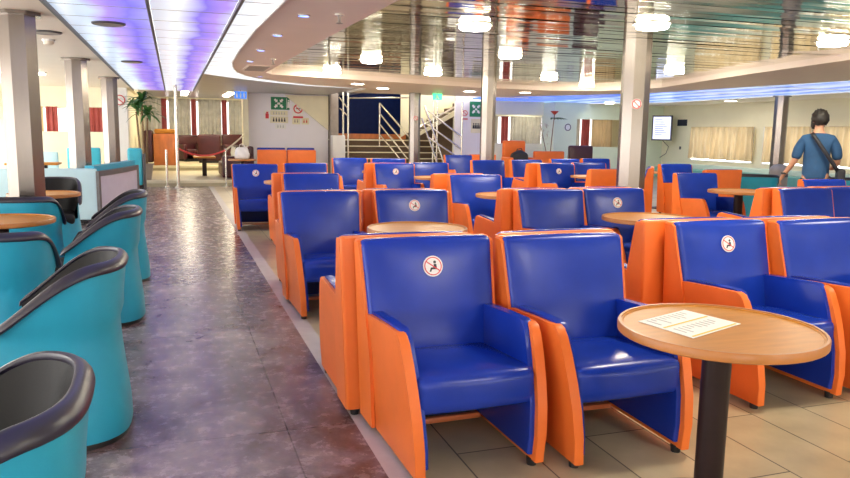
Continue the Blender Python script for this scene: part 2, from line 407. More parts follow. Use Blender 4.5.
lum('d', [(12.02, -2.5), (15.08, -2.5), (15.08, 14.5), (15.28, 20.8), (12.9, 24.4), (9.25, 22.5), (9.25, 20.5), (11.55, 16.2), (12.02, 11)], M['lumD'], 'blue and white lit ceiling band curving along the window side')
for x in (-1.03, -.175, .585):
    struct('trim', box(B(), x-.014, x+.014, -2.5, 22.9, ZC-.015, ZC+.02), M['dkgrey'])
for i, o in enumerate([q for q in COL.objects if q.name.startswith('trim') and q.name != 'trim_1']): o.name = 'trim_%d' % (i+2)
struct('trim_5', sweep(B(), [(x, y, ZC+.0) for x, y in sof[1:14]], .018, 6), M['white'])

# window side wall (X = 17): three openings, daylight panes behind ochre curtains
XW = 17.0
wins = [(18.45, 21.35), (16.25, 18.05), (12.6, 15.95)]
zs0, zs1 = .66, 1.80
bm = B()
box(bm, XW, XW+.12, -2.5, 25.6, 0, zs0); box(bm, XW, XW+.12, -2.5, 25.6, zs1, ZC+.1)
ys = [-2.5]+[q for w in sorted(wins) for q in w]+[25.6]
for i in range(0, len(ys), 2): box(bm, XW, XW+.12, ys[i], ys[i+1], zs0, zs1)
struct('wall_right', bm, M['wallcream'])
def curtain(name, ax, u0, u1, z0, z1, d, m, label, amp=.035, wl=.15, cat='curtain', group=None, seed=0):
    rnd = random.Random(seed); n = max(12, int((u1-u0)/.02)); A = []
    ph = rnd.random()*6
    bm = B(); rows = []
    for zi in range(5):
        t = zi/4; z = z1+(z0-z1)*t; row = []
        for i in range(n+1):
            u = u0+(u1-u0)*i/n
            q = d+amp*(.5+.7*t)*(math.sin(2*math.pi*u/wl+ph+1.1*math.sin(u*3+seed))+.45*math.sin(2*math.pi*u/(wl*.43)+2*ph))
            zz = z+(.012*math.sin(u*9+seed) if zi == 4 else 0)
            row.append(bm.verts.new((q, u, zz) if ax == 'X' else (u, q, zz)))
        rows.append(row)
    for a, b in zip(rows, rows[1:]):
        for i in range(n): bm.faces.new((a[i], a[i+1], b[i+1], b[i]))
    o = obj(name, bm, m)
    return tag(o, label, cat, group) if label else o
for i, (y0, y1) in enumerate(wins):
    fr = B(); w = .03
    box(fr, XW-.03, XW+.06, y0, y1, zs0, zs0+w); box(fr, XW-.03, XW+.06, y0, y1, zs1-w, zs1)
    box(fr, XW-.03, XW+.06, y0, y0+w, zs0+w, zs1-w); box(fr, XW-.03, XW+.06, y1-w, y1, zs0+w, zs1-w)
    f = struct('window_%d' % (i+1), fr, M['white'])
    struct('window_pane', box(B(), XW+.07, XW+.09, y0, y1, zs0, zs1), M['day'], f)
curtain('curtain', 'X', 18.33, 21.22, .74, 1.80, XW-.14, M['curt'], 'ochre curtain drawn over the window nearest the wall screen', seed=1, amp=.07, wl=.27)
curtain('curtain', 'X', 16.12, 17.93, .74, 1.80, XW-.14, M['curt'], 'ochre curtain drawn over the window behind the steel pillar', seed=2, amp=.07, wl=.27)
curtain('curtain', 'X', 12.65, 15.85, .74, 1.80, XW-.14, M['curt'], 'ochre curtain drawn over the window behind the standing man', seed=3, amp=.07, wl=.27)

# far partitions
YP = 23.0
def wallbox(name, boxes, m):
    bm = B()
    for b in boxes: box(bm, *b)
    return struct(name, bm, m)
wallbox('wall_back', [(2.14, 4.6, YP, YP+.12, 0, ZC+.1)], M['lav'])
wallbox('wall_back_2', [(8.85, 10.2, YP, YP+.12, 0, ZC+.15)], M['lav'])
wallbox('wall_back_3', [(10.2, 12.1, YP, YP+.1, 0, 1.15), (10.2, 12.1, YP, YP+.1, 2.12, ZC+.1)], M['wallcream'])
wallbox('wall_back_4', [(12.1, 12.95, 22.2, YP+.1, 0, ZC)], M['wallgreen'])
wallbox('wall_back_5', [(12.95, 17, YP, YP+.1, 0, 1.06), (12.95, 17, YP, YP+.1, 2.02, ZC+.1), (15.2, 17, YP, YP+.1, 1.06, 2.02)], M['wallgreen'])
wallbox('wall_back_6', [(10.2, 17.2, 25.6, 25.75, 0, ZC+.1)], M['wallcream'])
def far_window(n, x0, x1, z0, z1, y, sets):
    fr = B(); w = .04
    box(fr, x0, x1, y, y+.06, z0-w, z0); box(fr, x0, x1, y, y+.06, z1, z1+w)
    f = struct('window_%d' % n, fr, M['white'])
    struct('window_pane', box(B(), x0, x1, y+.05, y+.055, z0, z1), M['dayfar'], f)
    return f
far_window(4, 10.6, 16.4, .95, 2.1, 25.5, None)
k = 0
for x0, x1, c in [(10.62, 11.5, 'curtgrey'), (11.6, 11.9, 'curtred'), (12.0, 13.3, 'curtgrey'), (13.4, 14.35, 'curt'), (14.42, 14.95, 'curtgrey'), (15.05, 15.4, 'curtred'), (15.48, 16.38, 'curt')]:
    nm = {'curtred': 'red', 'curtgrey': 'grey green', 'curt': 'ochre'}[c]
    curtain('curtain', 'Y', x0, x1, .85, 2.12, 25.4, M[c], ['grey green curtain beyond the far opening, nearest the stairs', 'narrow red curtain beyond the opening with the red flower', 'wide grey green curtain behind the pale green pier', 'broad ochre curtain seen through the far opening beside the pier', 'narrow grey green curtain in the far opening beside the pier', 'narrow red curtain at the pillar side of the far opening', 'ochre curtain behind the large steel pillar'][k], seed=10+k); k += 1
# left partition
wallbox('wall_left', [(-5.5, -1.5, 22, 22.12, 0, 1.36), (-5.5, -1.5, 22, 22.12, 2.02, ZC+.1), (-5.5, -4.0, 22, 22.12, 1.36, 2.02)], M['wallcream'])
wallbox('wall_left_2', [(-5.6, -5.5, -2.5, 25.6, 0, .3), (-5.6, -5.5, -2.5, 25.6, 2.3, ZC+.1)]+[(-5.6, -5.5, y, y+.3, .3, 2.3) for y in (-2.5, .8, 4.1, 7.4, 10.7, 14, 17.3, 20.6, 25.3)], M['wallcream'])  # unseen side wall, placed close with large openings to let in fill light
wallbox('wall_rear_baffle', [(-5.6, 17.2, -2.6, -2.5, 0, .75), (-5.6, 17.2, -2.6, -2.5, 1.7, 2.65)]+[(x, x+1.5, -2.6, -2.5, .75, 1.7) for x in (-5.6, -2.0, 1.6, 5.2, 8.8, 12.4, 15.7)], M['wallcream'])  # unseen wall added behind the camera, its openings limit the frontal light
wallbox('wall_left_3', [(-5.6, -1.2, 25.6, 25.7, 0, ZC+.2)], M['wallcream'])
far_window(5, -5.1, -1.6, 1.0, 2.05, 25.5, None)
k = 0
for x0, x1, c in [(-5.0, -3.75, 'curt'), (-3.68, -3.35, 'curtred'), (-3.1, -2.55, 'curt'), (-2.48, -1.75, 'curtred')]:
    curtain('curtain', 'Y', x0, x1, .95, 2.1, 25.4, M[c], ['ochre curtain beyond the low cream wall near the violet screen', 'narrow red curtain between the two nearer steel pillars', 'ochre curtain behind the second steel pillar', 'red curtain between the pillars and the white column'][k], seed=30+k); k += 1
wallbox('wall_left_4', [(-1.5, -1.16, 21.7, 22.15, 0, ZC+.05)], M['white'])
# forward lounge on two steps
wallbox('wall_lounge', [(-3, 6, 32, 32.1, 0, 2.8)], M['wallcream'])
wallbox('wall_lounge_2', [(-1.25, -1.15, 22.2, 32, 0, 2.8)], M['wallcream'])
wallbox('wall_lounge_3', [(4.0, 4.1, 23.2, 32, 0, 2.8)], M['wallcream'])
bm = B(); box(bm, -1.1, 2.75, 20.0, 22.9, -.08, .15); box(bm, -1.1, 2.1, 22.9, 33, -.08, .15); box(bm, -1.1, 3.9, 25, 33, .15, .30)
struct('floor_4', bm, M['platform'])
for i, (y, z) in enumerate([(20.0, .15), (25.0, .30)]):
    struct('trim_%d' % (6+i), box(B(), -1.1, 2.1, y-.03, y+.10, z-.06, z+.012), M['stepcream'])
far_window(6, -1.0, 3.9, 1.2, 2.6, 31.9, None)
k = 0
for x0, x1, c in [(-1.08, -.42, 'curtgrey'), (-.42, -.22, 'curtred'), (-.14, .70, 'curtgrey'), (.72, .92, 'curtred'), (1.0, 1.90, 'curtgrey'), (1.92, 2.12, 'curtred'), (2.2, 3.05, 'curtgrey'), (3.07, 3.3, 'curtred')]:
    lab = ['grey green curtain behind the palm in the raised lounge', 'narrow red curtain behind the steel pole', 'grey green lounge curtain above the wooden counter', 'narrow red curtain above the maroon armchairs', 'wide grey green curtain in the middle of the lounge', 'narrow red curtain above the maroon sofa corner', 'grey green curtain above the striped cushions', 'narrow red curtain at the lounge corner by the white post'][k]
    curtain('curtain', 'Y', x0, x1, .9, 2.68, 31.75, M[c], lab, seed=50+k, wl=.2, amp=.04); k += 1
struct('trim_8', box(B(), 1.98, 2.14, 22.7, 23.12, 0, ZC+.1), M['stepcream'])
# stairwell shell
wallbox('wall_stairs', [(4.6, 10.2, 26.5, 26.6, 0, 4.2)], M['brown'])
wallbox('wall_stairs_2', [(4.5, 4.6, 23.12, 26.5, 0, 4.2)], M['stepcream'])
wallbox('wall_stairs_3', [(10.1, 10.2, 23.12, 26.5, 0, 4.2)], M['stepcream'])
wallbox('wall_stairs_4', [(4.6, 10.2, 20.4, 20.5, ZC, 4.2)], M['cream'])
struct('ceiling_7', box(B(), 4.5, 10.2, 20.4, 26.6, 4.2, 4.3), M['cream'])

# ------------------------------------------------------------------ staircase
st = thing('staircase', 'wide staircase with brown risers and cream nosings rising behind the seats', 'stairs', (0, 0, 0))
for i in range(6):
    z = .2*(i+1); y = 23.4+.28*i
    s = obj('step', box(B(), 5.05, 8.75, y, 25.4 if i == 5 else y+.34, z-.2, z-.03), M['brown'], st, False)
    obj('nosing', box(B(), 5.05, 8.75, y-.03, y+.2 if i < 5 else 26.4, z-.03, z), M['stepcream'], s, False)
obj('landing_base', box(B(), 5.05, 8.75, 25.4, 26.4, 0, 1.17), M['brown'], st, False)
bm = B(); plate(bm, [(3.25, 2.545), (4.58, 2.545), (4.58, 1.5)], 'Y', 22.86, .12); obj('flight_underside', bm, M['stepcream'], st, False)
bm = B(); plate(bm, [(7.55, 1.38), (7.55, 1.28), (9.75, 2.48), (9.75, 2.62), (9.6, 2.62)], 'Y', 23.3, .08); obj('stringer', bm, M['stepcream'], st, False)
for i in range(6):
    x = 7.75+.32*i; z = 1.42+.19*i
    q = obj('step', box(B(), x, x+.36, 23.42, 24.6, z, z+.13), M['brown'], st, False)
    obj('nosing', box(B(), x-.02, x+.34, 23.40, 24.6, z+.13, z+.16), M['stepcream'], q, False)
bm = B(); plate(bm, [(7.5, 1.3), (10.05, 2.75), (10.05, 4.0), (7.5, 4.0)], 'Y', 24.75, .06); obj('flight_side_wall', bm, M['stepcream'], st, False)
gp = thing('glazed_panel', 'dark blue glazed panel in a reddish frame above the stair landing', 'glass panel', (0, 0, 0))
bm = B(); box(bm, 5.4, 8.2, 26.38, 26.48, 1.22, 1.40); box(bm, 5.4, 5.5, 26.38, 26.48, 1.4, 3.2); box(bm, 8.1, 8.2, 26.38, 26.48, 1.4, 3.2); obj('frame', bm, M['orangewood'], gp, False)
obj('pane', box(B(), 5.5, 8.1, 26.40, 26.44, 1.4, 3.2), M['glassnight'], gp, False)
def rail(label, pts_posts, bars, rp=.03, rb=.02):
    t = thing('stair_railing', label, 'railing', (0, 0, 0), 0, 'steel stair railings')
    for a, b in pts_posts: obj('post', cyl(B(), a, b, rp, n=10), M['chrome'], t)
    for a, b in bars: obj('bar', cyl(B(), a, b, rb, n=8), M['chrome'], t)
    return t
rail('steel railing of upright poles at the foot of the stairs by the brown post', [((5.12, 23.2, 0), (5.12, 23.2, 3.2)), ((5.28, 23.2, 0), (5.28, 23.2, 3.2))],
     [((5.0, 23.25, 2.55), (5.28, 23.25, 2.2)), ((5.28, 23.2, 2.52), (7.6, 23.2, 2.6)), ((5.02, 23.24, 2.2), (5.28, 23.2, 1.95))])
rail('steel railing with slanting bars in front of the landing panel', [((6.75, 24.8, 1.0), (6.75, 24.8, 2.45))],
     [((6.75, 24.8, 2.45), (7.55, 23.4, 1.15)), ((6.75, 24.8, 2.1), (7.45, 23.4, .85)), ((6.75, 24.8, 1.75), (7.35, 23.4, .6)), ((6.75, 24.8, 1.4), (7.25, 23.4, .4)), ((7.5, 23.4, 0.0), (7.5, 23.4, 1.2))], rb=.028)
rail('steel railing with slanting bars under the side flight of stairs', [((9.05, 22.9, 0), (9.05, 22.9, 2.5)), ((8.25, 23.1, 0), (8.25, 23.1, 2.5)), ((8.12, 23.1, 0), (8.12, 23.1, 2.5))],
     [((7.8, 23.1, 2.35), (8.5, 23.0, .4)), ((7.9, 23.1, 2.2), (9.05, 22.9, 1.35)), ((7.9, 23.1, 1.75), (9.05, 22.9, .95)), ((7.9, 23.1, 1.35), (9.05, 22.9, .6)), ((7.7, 23.1, 1.95), (8.35, 23.0, .2)), ((7.5, 23.2, 1.55), (9.4, 23.2, 2.62))], rb=.03)
tag(obj('brown_post', box(B(), 4.62, 4.86, 22.7, 22.95, 0, ZC+.1), M['grey'], smooth=False), 'plain brown post beside the white low wall at the stairs', 'post')
tag(obj('low_wall', rbox(B(), 4.6, 5.0, 22.35, 22.65, 0, 1.35, .02, 2, 1), M['white']), 'short white wall end at the foot of the stairs', 'wall end')

# ------------------------------------------------------------------ pillars
def pillar(x, y, label, zt, rz=0., w=.32, sign=False, collar=True):
    t = thing('steel_pillar', label, 'pillar', (x, y, 0), rz, 'steel clad pillars')
    a = w/2; c = a*.586
    pts = [(a, -a+c), (a, a-c), (a-c, a), (-a+c, a), (-a, a-c), (-a, -a+c), (-a+c, -a), (a-c, -a)]
    obj('shaft', prism(B(), pts, 0, zt), M['steel'], t, False)
    if collar:
        s = 1.3; obj('collar', prism(B(), [(p[0]*s, p[1]*s) for p in pts], zt-.035, zt-.003), M['steel'], t, False)
    if sign:
        q = obj('round_sign', cyl(B(), (-.02, -a-.004, 1.86), (-.02, -a-.010, 1.86), .062, n=24), M['white'], t, False)
        q['label'] = 'small round white no smoking sign'
        bm = B(); ring_plate(bm, -.02, 1.86, .045, .058, 'Y', -a-.013, .003)
        box(bm, -.05, .05, -a-.0135, -a-.0105, -.006, .006, Matrix.Translation((-.02, 0, 1.86)) @ Matrix.Rotation(R(45), 4, 'Y'))
        obj('prohibition_ring', bm, M['red'], q, False)
    return t
pillar(-1.38, 8.12, 'steel clad pillar nearest the teal armchairs, with a broad collar', ZC, R(8))
pillar(-1.42, 13.0, 'steel clad pillar behind the pale blue bench', ZC, R(8))
pillar(-1.27, 17.4, 'steel clad pillar beside the white column with the no smoking sign', ZC, R(8))
pillar(5.52, 8.07, 'large steel clad pillar rising among the blue chairs to the polished ceiling', ZM, R(-20), .33, True, False)
pillar(6.45, 14.8, 'steel clad pillar standing behind the lone blue chair in mid hall', ZM, R(-10), .30, False, False)
pillar(6.37, 19.7, 'steel clad pillar in front of the staircase', ZC, R(0), .30, True, False)
pillar(14.9, 15.3, 'steel clad pillar standing before the curtained windows', ZC, R(-10), .32)

# ------------------------------------------------------------------ lounge chair (blue seat, orange shell)
def chair_meshes(parts):
    def taper(p):
        k = .90+.10*min(1, max(0, p.z/.95)); return Vector((p.x*k, p.y, p.z))
    t = thing('lounge_chair', 'x', 'chair')
    bm = rbox(B(), -.358, .358, .310, .38, .035, .948, .018, 2, 4, fn=taper)
    for q in (-1, 1):
        O = []; I = []
        for y, z in [(.36, .936), (.300, .936), (.284, .925), (.150, .40), (.150, .04), (.36, .04)]:
            O.append(bm.verts.new(taper(Vector((q*.360, y, z))))); I.append(bm.verts.new(taper(Vector((q*.340, y, z)))))
        for i in range(6): bm.faces.new((O[i], O[(i+1) % 6], I[(i+1) % 6], I[i]))
        bm.faces.new(O); bm.faces.new(list(reversed(I)))
    sh = obj('backrest', bm, M['orange'], t)
    def lean(p):
        s = (p.z-.36)/.59
        return Vector((p.x*(.93+.07*s), p.y-(.15*(1-s) if p.y < .33 else 0), p.z))
    obj('back_cushion', rbox(B(), -.347, .347, .268, .345, .36, .949, .030, 3, 5, bulge=(0, .018, .005), fn=lean), M['blue'], sh)
    bm = B()
    sweep(bm, [(-.335, .372, .940), (-.2, .372, .945), (0, .372, .946), (.2, .372, .945), (.335, .372, .940)], .0055, 6)
    obj('piping', bm, M['pipe'], sh)
    obj('lower_back_panel', rbox(B(), -.27, .27, .20, .316, .06, .42, .012, 2, 1), M['blue_dark'], t)
    obj('seat', rbox(B(), -.282, .282, -.375, .19, .275, .445, .040, 3, 5, bulge=(0, .012, .018), fn=lambda p: Vector((p.x, p.y, p.z-.03*max(0, (p.y+.3))/.5+.006))), M['blue'], t)
    obj('stretcher', rbox(B(), -.26, .26, .15, .185, .02, .05, .008, 1, 1), M['pipe'], t)
    prof_o = [(-.428, .03), (-.430, .15), (-.414, .28), (-.380, .40), (-.338, .51), (-.300, .585), (-.280, .616), (-.245, .628), (-.05, .618), (.16, .604), (.26, .596), (.26, .03)]
    n = len(prof_o)
    for s in (-1, 1):
        def ax(z, inner): return s*(.300+.040*(z/.66) - inner)
        bm = B(); O = []; I = []
        for y, z in prof_o:
            O.append(bm.verts.new((ax(z, 0), y, z))); I.append(bm.verts.new((ax(z, .046), y, z)))
        for i in range(n): bm.faces.new((O[i], O[(i+1) % n], I[(i+1) % n], I[i]))
        bm.faces.new(O); bm.faces.new(list(reversed(I)))
        es = [e for e in bm.edges if (e.verts[0] in O) == (e.verts[1] in O)]
        bmesh.ops.bevel(bm, geom=es, offset=.008, segments=2, affect='EDGES', profile=.6)
        arm = obj('arm', bm, M['orange'], t)
        bm = B(); O = []; I = []
        for y, z in prof_o:
            y2 = y+.03 if y < .2 else y; z2 = z+(.010 if z > .58 else .03 if z < .05 else 0)
            O.append(bm.verts.new((ax(z2, .020 if z > .58 else .036), y2, z2))); I.append(bm.verts.new((ax(z2, .070), y2, z2)))
        for i in range(n): bm.faces.new((O[i], O[(i+1) % n], I[(i+1) % n], I[i]))
        bm.faces.new(O); bm.faces.new(list(reversed(I)))
        es = [e for e in bm.edges if (e.verts[0] in O) == (e.verts[1] in O)]
        bmesh.ops.bevel(bm, geom=es, offset=.009, segments=2, affect='EDGES', profile=.6)
        obj('arm_pad', bm, M['blue'], arm)
        for y in (-.37, .33):
            obj('foot', cyl(B(), (s*.272, y, 0), (s*.272, y, .036), .022, .026, 10), M['black'], t)
    return t
CH = chair_meshes(None)
def sticker_on(t):
    # round "do not sit" sticker on the middle of the leaning back cushion
    zc = .815; y = .268-.15*(1-(zc-.36)/.59)-.0165
    mt = Matrix.Translation((.005, y, zc)) @ Matrix.Rotation(-math.atan(.15/.59), 4, 'X')
    def lay(bm):
        for v in bm.verts: v.co = mt @ v.co
        return bm
    d = obj('sticker', lay(cyl(B(), (0, 0, 0), (0, -.004, 0), .052, n=28)), M['white'], t, False)
    d['label'] = 'round white do not sit sticker with red ring'
    bm = B(); ring_plate(bm, 0, 0, .041, .046, 'Y', -.0055, .002, 28)
    box(bm, -.042, .042, -.0057, -.0037, -.0026, .0026, Matrix.Rotation(R(35), 4, 'Y'))
    obj('prohibition_ring', lay(bm), M['red'], d, False)
    bm = B(); plate(bm, circ(.010, .020, .0075, 12), 'Y', -.0050, .001)
    plate(bm, [(.004, .011), (.018, .010), (.020, -.016), (-.006, -.016), (-.012, -.028), (-.020, -.027), (-.012, -.007), (.004, -.005)], 'Y', -.0050, .001)
    obj('pictogram', lay(bm), M['ink'], d, False)
STK = copy_tree(CH); sticker_on(STK)
first = {False: CH, True: STK}
def place(base, first, loc, rz, label, group):
    if base in first and first[base]:
        o = first[base]; first[base] = None
    else:
        o = copy_tree(PROTO[base])
    o.location = loc; o.rotation_euler = (0, 0, rz); o['label'] = label
    if group: o['group'] = group
    return o
PROTO = {False: CH, True: STK}
used = dict(first)
GC = 'blue and orange lounge chairs'
def chair(x, yt, face, label, sticker=False, rz=0.):
    """face 'S': yt is where the front of the back's top stands; 'N': yt is the rear of the back"""
    if face == 'S': place(sticker, used, (x, yt-.27, 0), rz, label, GC)
    else: place(sticker, used, (x, yt+.38, 0), math.pi+rz, label, GC)
chair(1.20, 3.44, 'S', 'blue chair with do not sit sticker, nearest the aisle in the front row', True, R(1.5))
chair(1.925, 3.37, 'S', 'blue chair without sticker in the front row, beside the nearest wooden table', False, R(0))
chair(3.24, 3.72, 'S', 'blue chair with sticker standing behind the table with the papers', True, R(1))
chair(3.97, 3.65, 'S', 'plain blue chair at the frame edge, next to the stickered one behind the papers', False, R(2))
chair(1.13, 3.57, 'N', 'chair turned away showing its tall orange back by the aisle, behind the front row')
chair(1.955, 3.51, 'N', 'chair turned away, hidden behind the plain blue front row chair', False, R(3))
chair(3.11, 3.85, 'N', 'chair showing a broad orange back between the two front row pairs')
chair(3.86, 3.8, 'N', 'chair turned away behind the plain blue chair at the frame edge')
chair(1.2, 6.32, 'S', 'plain blue chair by the aisle in the second facing row, table at its side', False, R(1))
chair(2.05, 6.38, 'S', 'stickered blue chair behind the round table in the second facing row', True)
chair(3.40, 6.24, 'S', 'plain blue chair in the second row next to the lone mid hall chair', False)
chair(4.12, 6.28, 'S', 'stickered blue chair in the second row, in front of the large steel pillar', True)
chair(1.24, 6.46, 'N', 'chair turned away behind the second row chair by the aisle')
chair(1.98, 6.52, 'N', 'chair turned away behind the second row stickered chair with table')
chair(3.3, 6.39, 'N', 'chair showing an orange back beside the lone mid hall table')
chair(4.08, 6.43, 'N', 'chair turned away in front of the large steel pillar')
chair(3.62, 8.66, 'S', 'lone blue chair in mid hall with a round table before it', False, R(-2))
chair(3.5, 8.95, 'N', 'chair showing a wide orange back just behind the lone mid hall chair', False, R(2))
chair(1.6, 9.05, 'S', 'plain blue chair by the aisle in the third facing row')
chair(1.5, 9.22, 'N', 'chair with orange back edge by the aisle, back to back with the third row chair')
chair(1.17, 11.65, 'S', 'stickered blue chair farthest along the aisle, orange side to the walkway', True, R(-3))
chair(2.03, 12.0, 'S', 'plain blue chair beside the farthest stickered aisle chair')
chair(3.52, 11.95, 'S', 'stickered blue chair in the middle rows before the staircase', True)
chair(4.25, 12.25, 'S', 'plain blue chair with a table tip before it, below the staircase pillar')
chair(3.42, 12.15, 'N', 'chair turned away with orange back behind the stickered middle row chair')
chair(3.32, 14.4, 'S', 'plain blue chair in front of the stair railing poles')
chair(4.05, 14.15, 'S', 'plain blue chair just behind the stickered middle row chair')
chair(6.5, 16.6, 'S', 'blue chair standing before the lavender wall beside the side flight')
chair(7.35, 17.1, 'N', 'orange backed chair standing before the lavender wall')
chair(5.88, 13.4, 'S', 'plain blue chair partly behind the mid hall steel pillar')
chair(6.85, 13.65, 'S', 'plain blue chair between the mid hall pillar and the stickered pair')
chair(6.58, 11.9, 'S', 'stickered blue chair facing the small far table near the large pillar', True)
chair(7.5, 12.3, 'S', 'plain blue chair behind the small far table near the large pillar')
chair(6.45, 12.1, 'N', 'chair turned away behind the stickered chair at the far table')
chair(8.05, 14.2, 'S', 'blue chair in the farthest row below the wide interior opening')
chair(9.0, 14.5, 'S', 'blue chair in the farthest row beside the large steel pillar')
chair(6.45, 9.97, 'N', 'chair showing an orange back at the small far table by the large pillar')
o = place(False, used, (7.42, 10.85, 0), R(234), 'chair seen edge on, turned sideways beside the large steel pillar', GC)
chair(9.05, 11.75, 'S', 'blue chair with its seat in view beyond the large steel pillar')
chair(7.15, 8.8, 'S', 'plain blue chair with an orange arm, at the round table before the teal seat')
chair(8.42, 9.72, 'N', 'chair showing an orange back below the curtained window')
chair(6.26, 5.99, 'S', 'plain blue chair nearer than the standing man, beside an orange back')
chair(7.0, 6.08, 'S', 'plain blue chair at the frame edge, nearer than the standing man')
chair(6.17, 6.13, 'N', 'chair showing an orange back with a table beyond, near the standing man')
chair(6.9, 6.22, 'N', 'chair turned away directly between the standing man and the frame edge chair')
chair(7.92, 7.3, 'S', 'blue chair right in front of the standing man')

# the rear row's two orange backs against the lavender wall
for i, x in enumerate((2.32, 3.06)):
    t = thing('banquette_seat', ['orange banquette back against the lavender wall, nearer the white post', 'orange banquette back against the lavender wall, nearer the brown post'][i], 'seat', (x*1.03, 19.3, 0), 0, 'banquettes under the safety signs')
    obj('backrest', rbox(B(), -.37, .37, -.08, .06, .06, .98, .03, 2, 2), M['orange'], t)
    obj('back_cushion', rbox(B(), -.36, .36, .07, .19, .36, 1.03, .03, 2, 2), M['blue'], t)
    obj('seat', rbox(B(), -.36, .36, .19, .70, .24, .44, .04, 2, 2), M['blue'], t)
    obj('plinth', box(B(), -.34, .34, .0, .6, 0, .24), M['black'], t, False)

# ------------------------------------------------------------------ round cafe tables
def make_table():
    t = thing('cafe_table', 'x', 'table')
    obj('tabletop', lathe(B(), [(0, .724), (.30, .722), (.352, .722), (.372, .722), (.378, .728), (.378, .748), (.374, .752), (.364, .752), (.360, .7475), (0, .7475)], 56), M['wood'], t)
    obj('rim', lathe(B(), [(.377, .720), (.383, .724), (.384, .750), (.380, .757), (.371, .757), (.368, .749), (.377, .748)], 56), M['woodedge'], t)
    obj('pedestal', cyl(B(), (0, 0, .02), (0, 0, .72), .055, n=28), M['pole'], t)
    obj('mount_plate', cyl(B(), (0, 0, .70), (0, 0, .7235), .15, n=24), M['pole'], t)
    obj('base', lathe(B(), [(0, 0), (.26, 0), (.265, .012), (.24, .022), (.09, .035), (.06, .06), (0, .06)], 36), M['pole'], t)
    return t
TB = make_table(); tfirst = [TB]
def table(x, y, label, s=1.):
    o = tfirst.pop() if tfirst else copy_tree(TB)
    o.location = (x, y, 0); o['label'] = label; o['group'] = 'round wooden cafe tables'; o.scale = (s, s, 1)
table(1.955, 2.225, 'nearest round wooden table on a dark pole with papers lying on it', .985)
table(1.74, 5.28, 'round wooden table before the stickered second row chair near the aisle')
table(3.99, 5.52, 'round wooden table before the stickered chair by the large pillar', 1.07)
table(3.76, 7.98, 'round wooden table at the lone mid hall chair')
table(7.26, 8.08, 'round wooden table in front of the teal seat below the windows', 1.05)
table(7.02, 11.42, 'small looking wooden table between the stickered far pair and an orange back')
table(4.06, 11.38, 'wooden table partly behind the wide orange back, below the stairs', .95)
table(3.62, 13.2, 'table tip showing beside the plain chair before the railing poles', .9)
table(1.56, 10.6, 'table tip showing beside the farthest stickered aisle chair', .95)
table(9.5, 12.7, 'table tip showing at the chair beyond the large steel pillar', .95)
table(-1.30, 6.46, 'round wooden table among the teal armchairs, nearer one', 1.02)
table(-1.36, 8.95, 'round wooden table among the teal armchairs, farther one behind the pillar', .95)
table(1.60, 18.8, 'brown table holding the white carrier bag at the lounge step', .9)
# papers on the nearest table
PZ = .7485
q = [Vector((1.66, 2.43)), Vector((2.0, 2.53)), Vector((2.07, 2.27)), Vector((1.71, 2.15))]
q = [Vector((1.705, 2.39)), Vector((2.01, 2.50)), Vector((2.075, 2.245)), Vector((1.755, 2.125))]
def quadpt(u, v): return q[0]*(1-u)*(1-v)+q[1]*u*(1-v)+q[2]*u*v+q[3]*(1-u)*v
def sheet(v0, v1, label, dz):
    bm = B(); P = [quadpt(0, v0), quadpt(1, v0), quadpt(1, v1), quadpt(0, v1)]
    prism(bm, [(p.x, p.y) for p in P], PZ+dz, PZ+dz+.0016)
    s = tag(obj('menu_sheet', bm, M['paper'], smooth=False), label, 'paper', 'papers on the nearest table')
    bm = B()
    for i in range(9):
        u0 = .10+.088*i; rnd = random.Random(i+int(v0*10)); e = .22+.7*rnd.random()
        w = v1-v0
        P = [quadpt(u0, v0+w*.12), quadpt(u0+.03, v0+w*.12), quadpt(u0+.03, v0+w*(.12+.7*e)), quadpt(u0, v0+w*(.12+.7*e))]
        prism(bm, [(p.x, p.y) for p in P], PZ+dz+.0018, PZ+dz+.0022)
    obj('printed_lines', bm, M['print'], s, False)
    bm = B(); w = v1-v0; P = [quadpt(.04, v0+w*.86), quadpt(.96, v0+w*.86), quadpt(.96, v0+w*.94), quadpt(.04, v0+w*.94)]
    prism(bm, [(p.x, p.y) for p in P], PZ+dz+.0018, PZ+dz+.0022); obj('yellow_band', bm, M['yellow'], s, False)
sheet(0, .5, 'white printed sheet with a yellow band, farther one on the nearest table', 0)
sheet(.505, 1, 'white printed sheet with a yellow band, nearer one on the nearest table', 0)

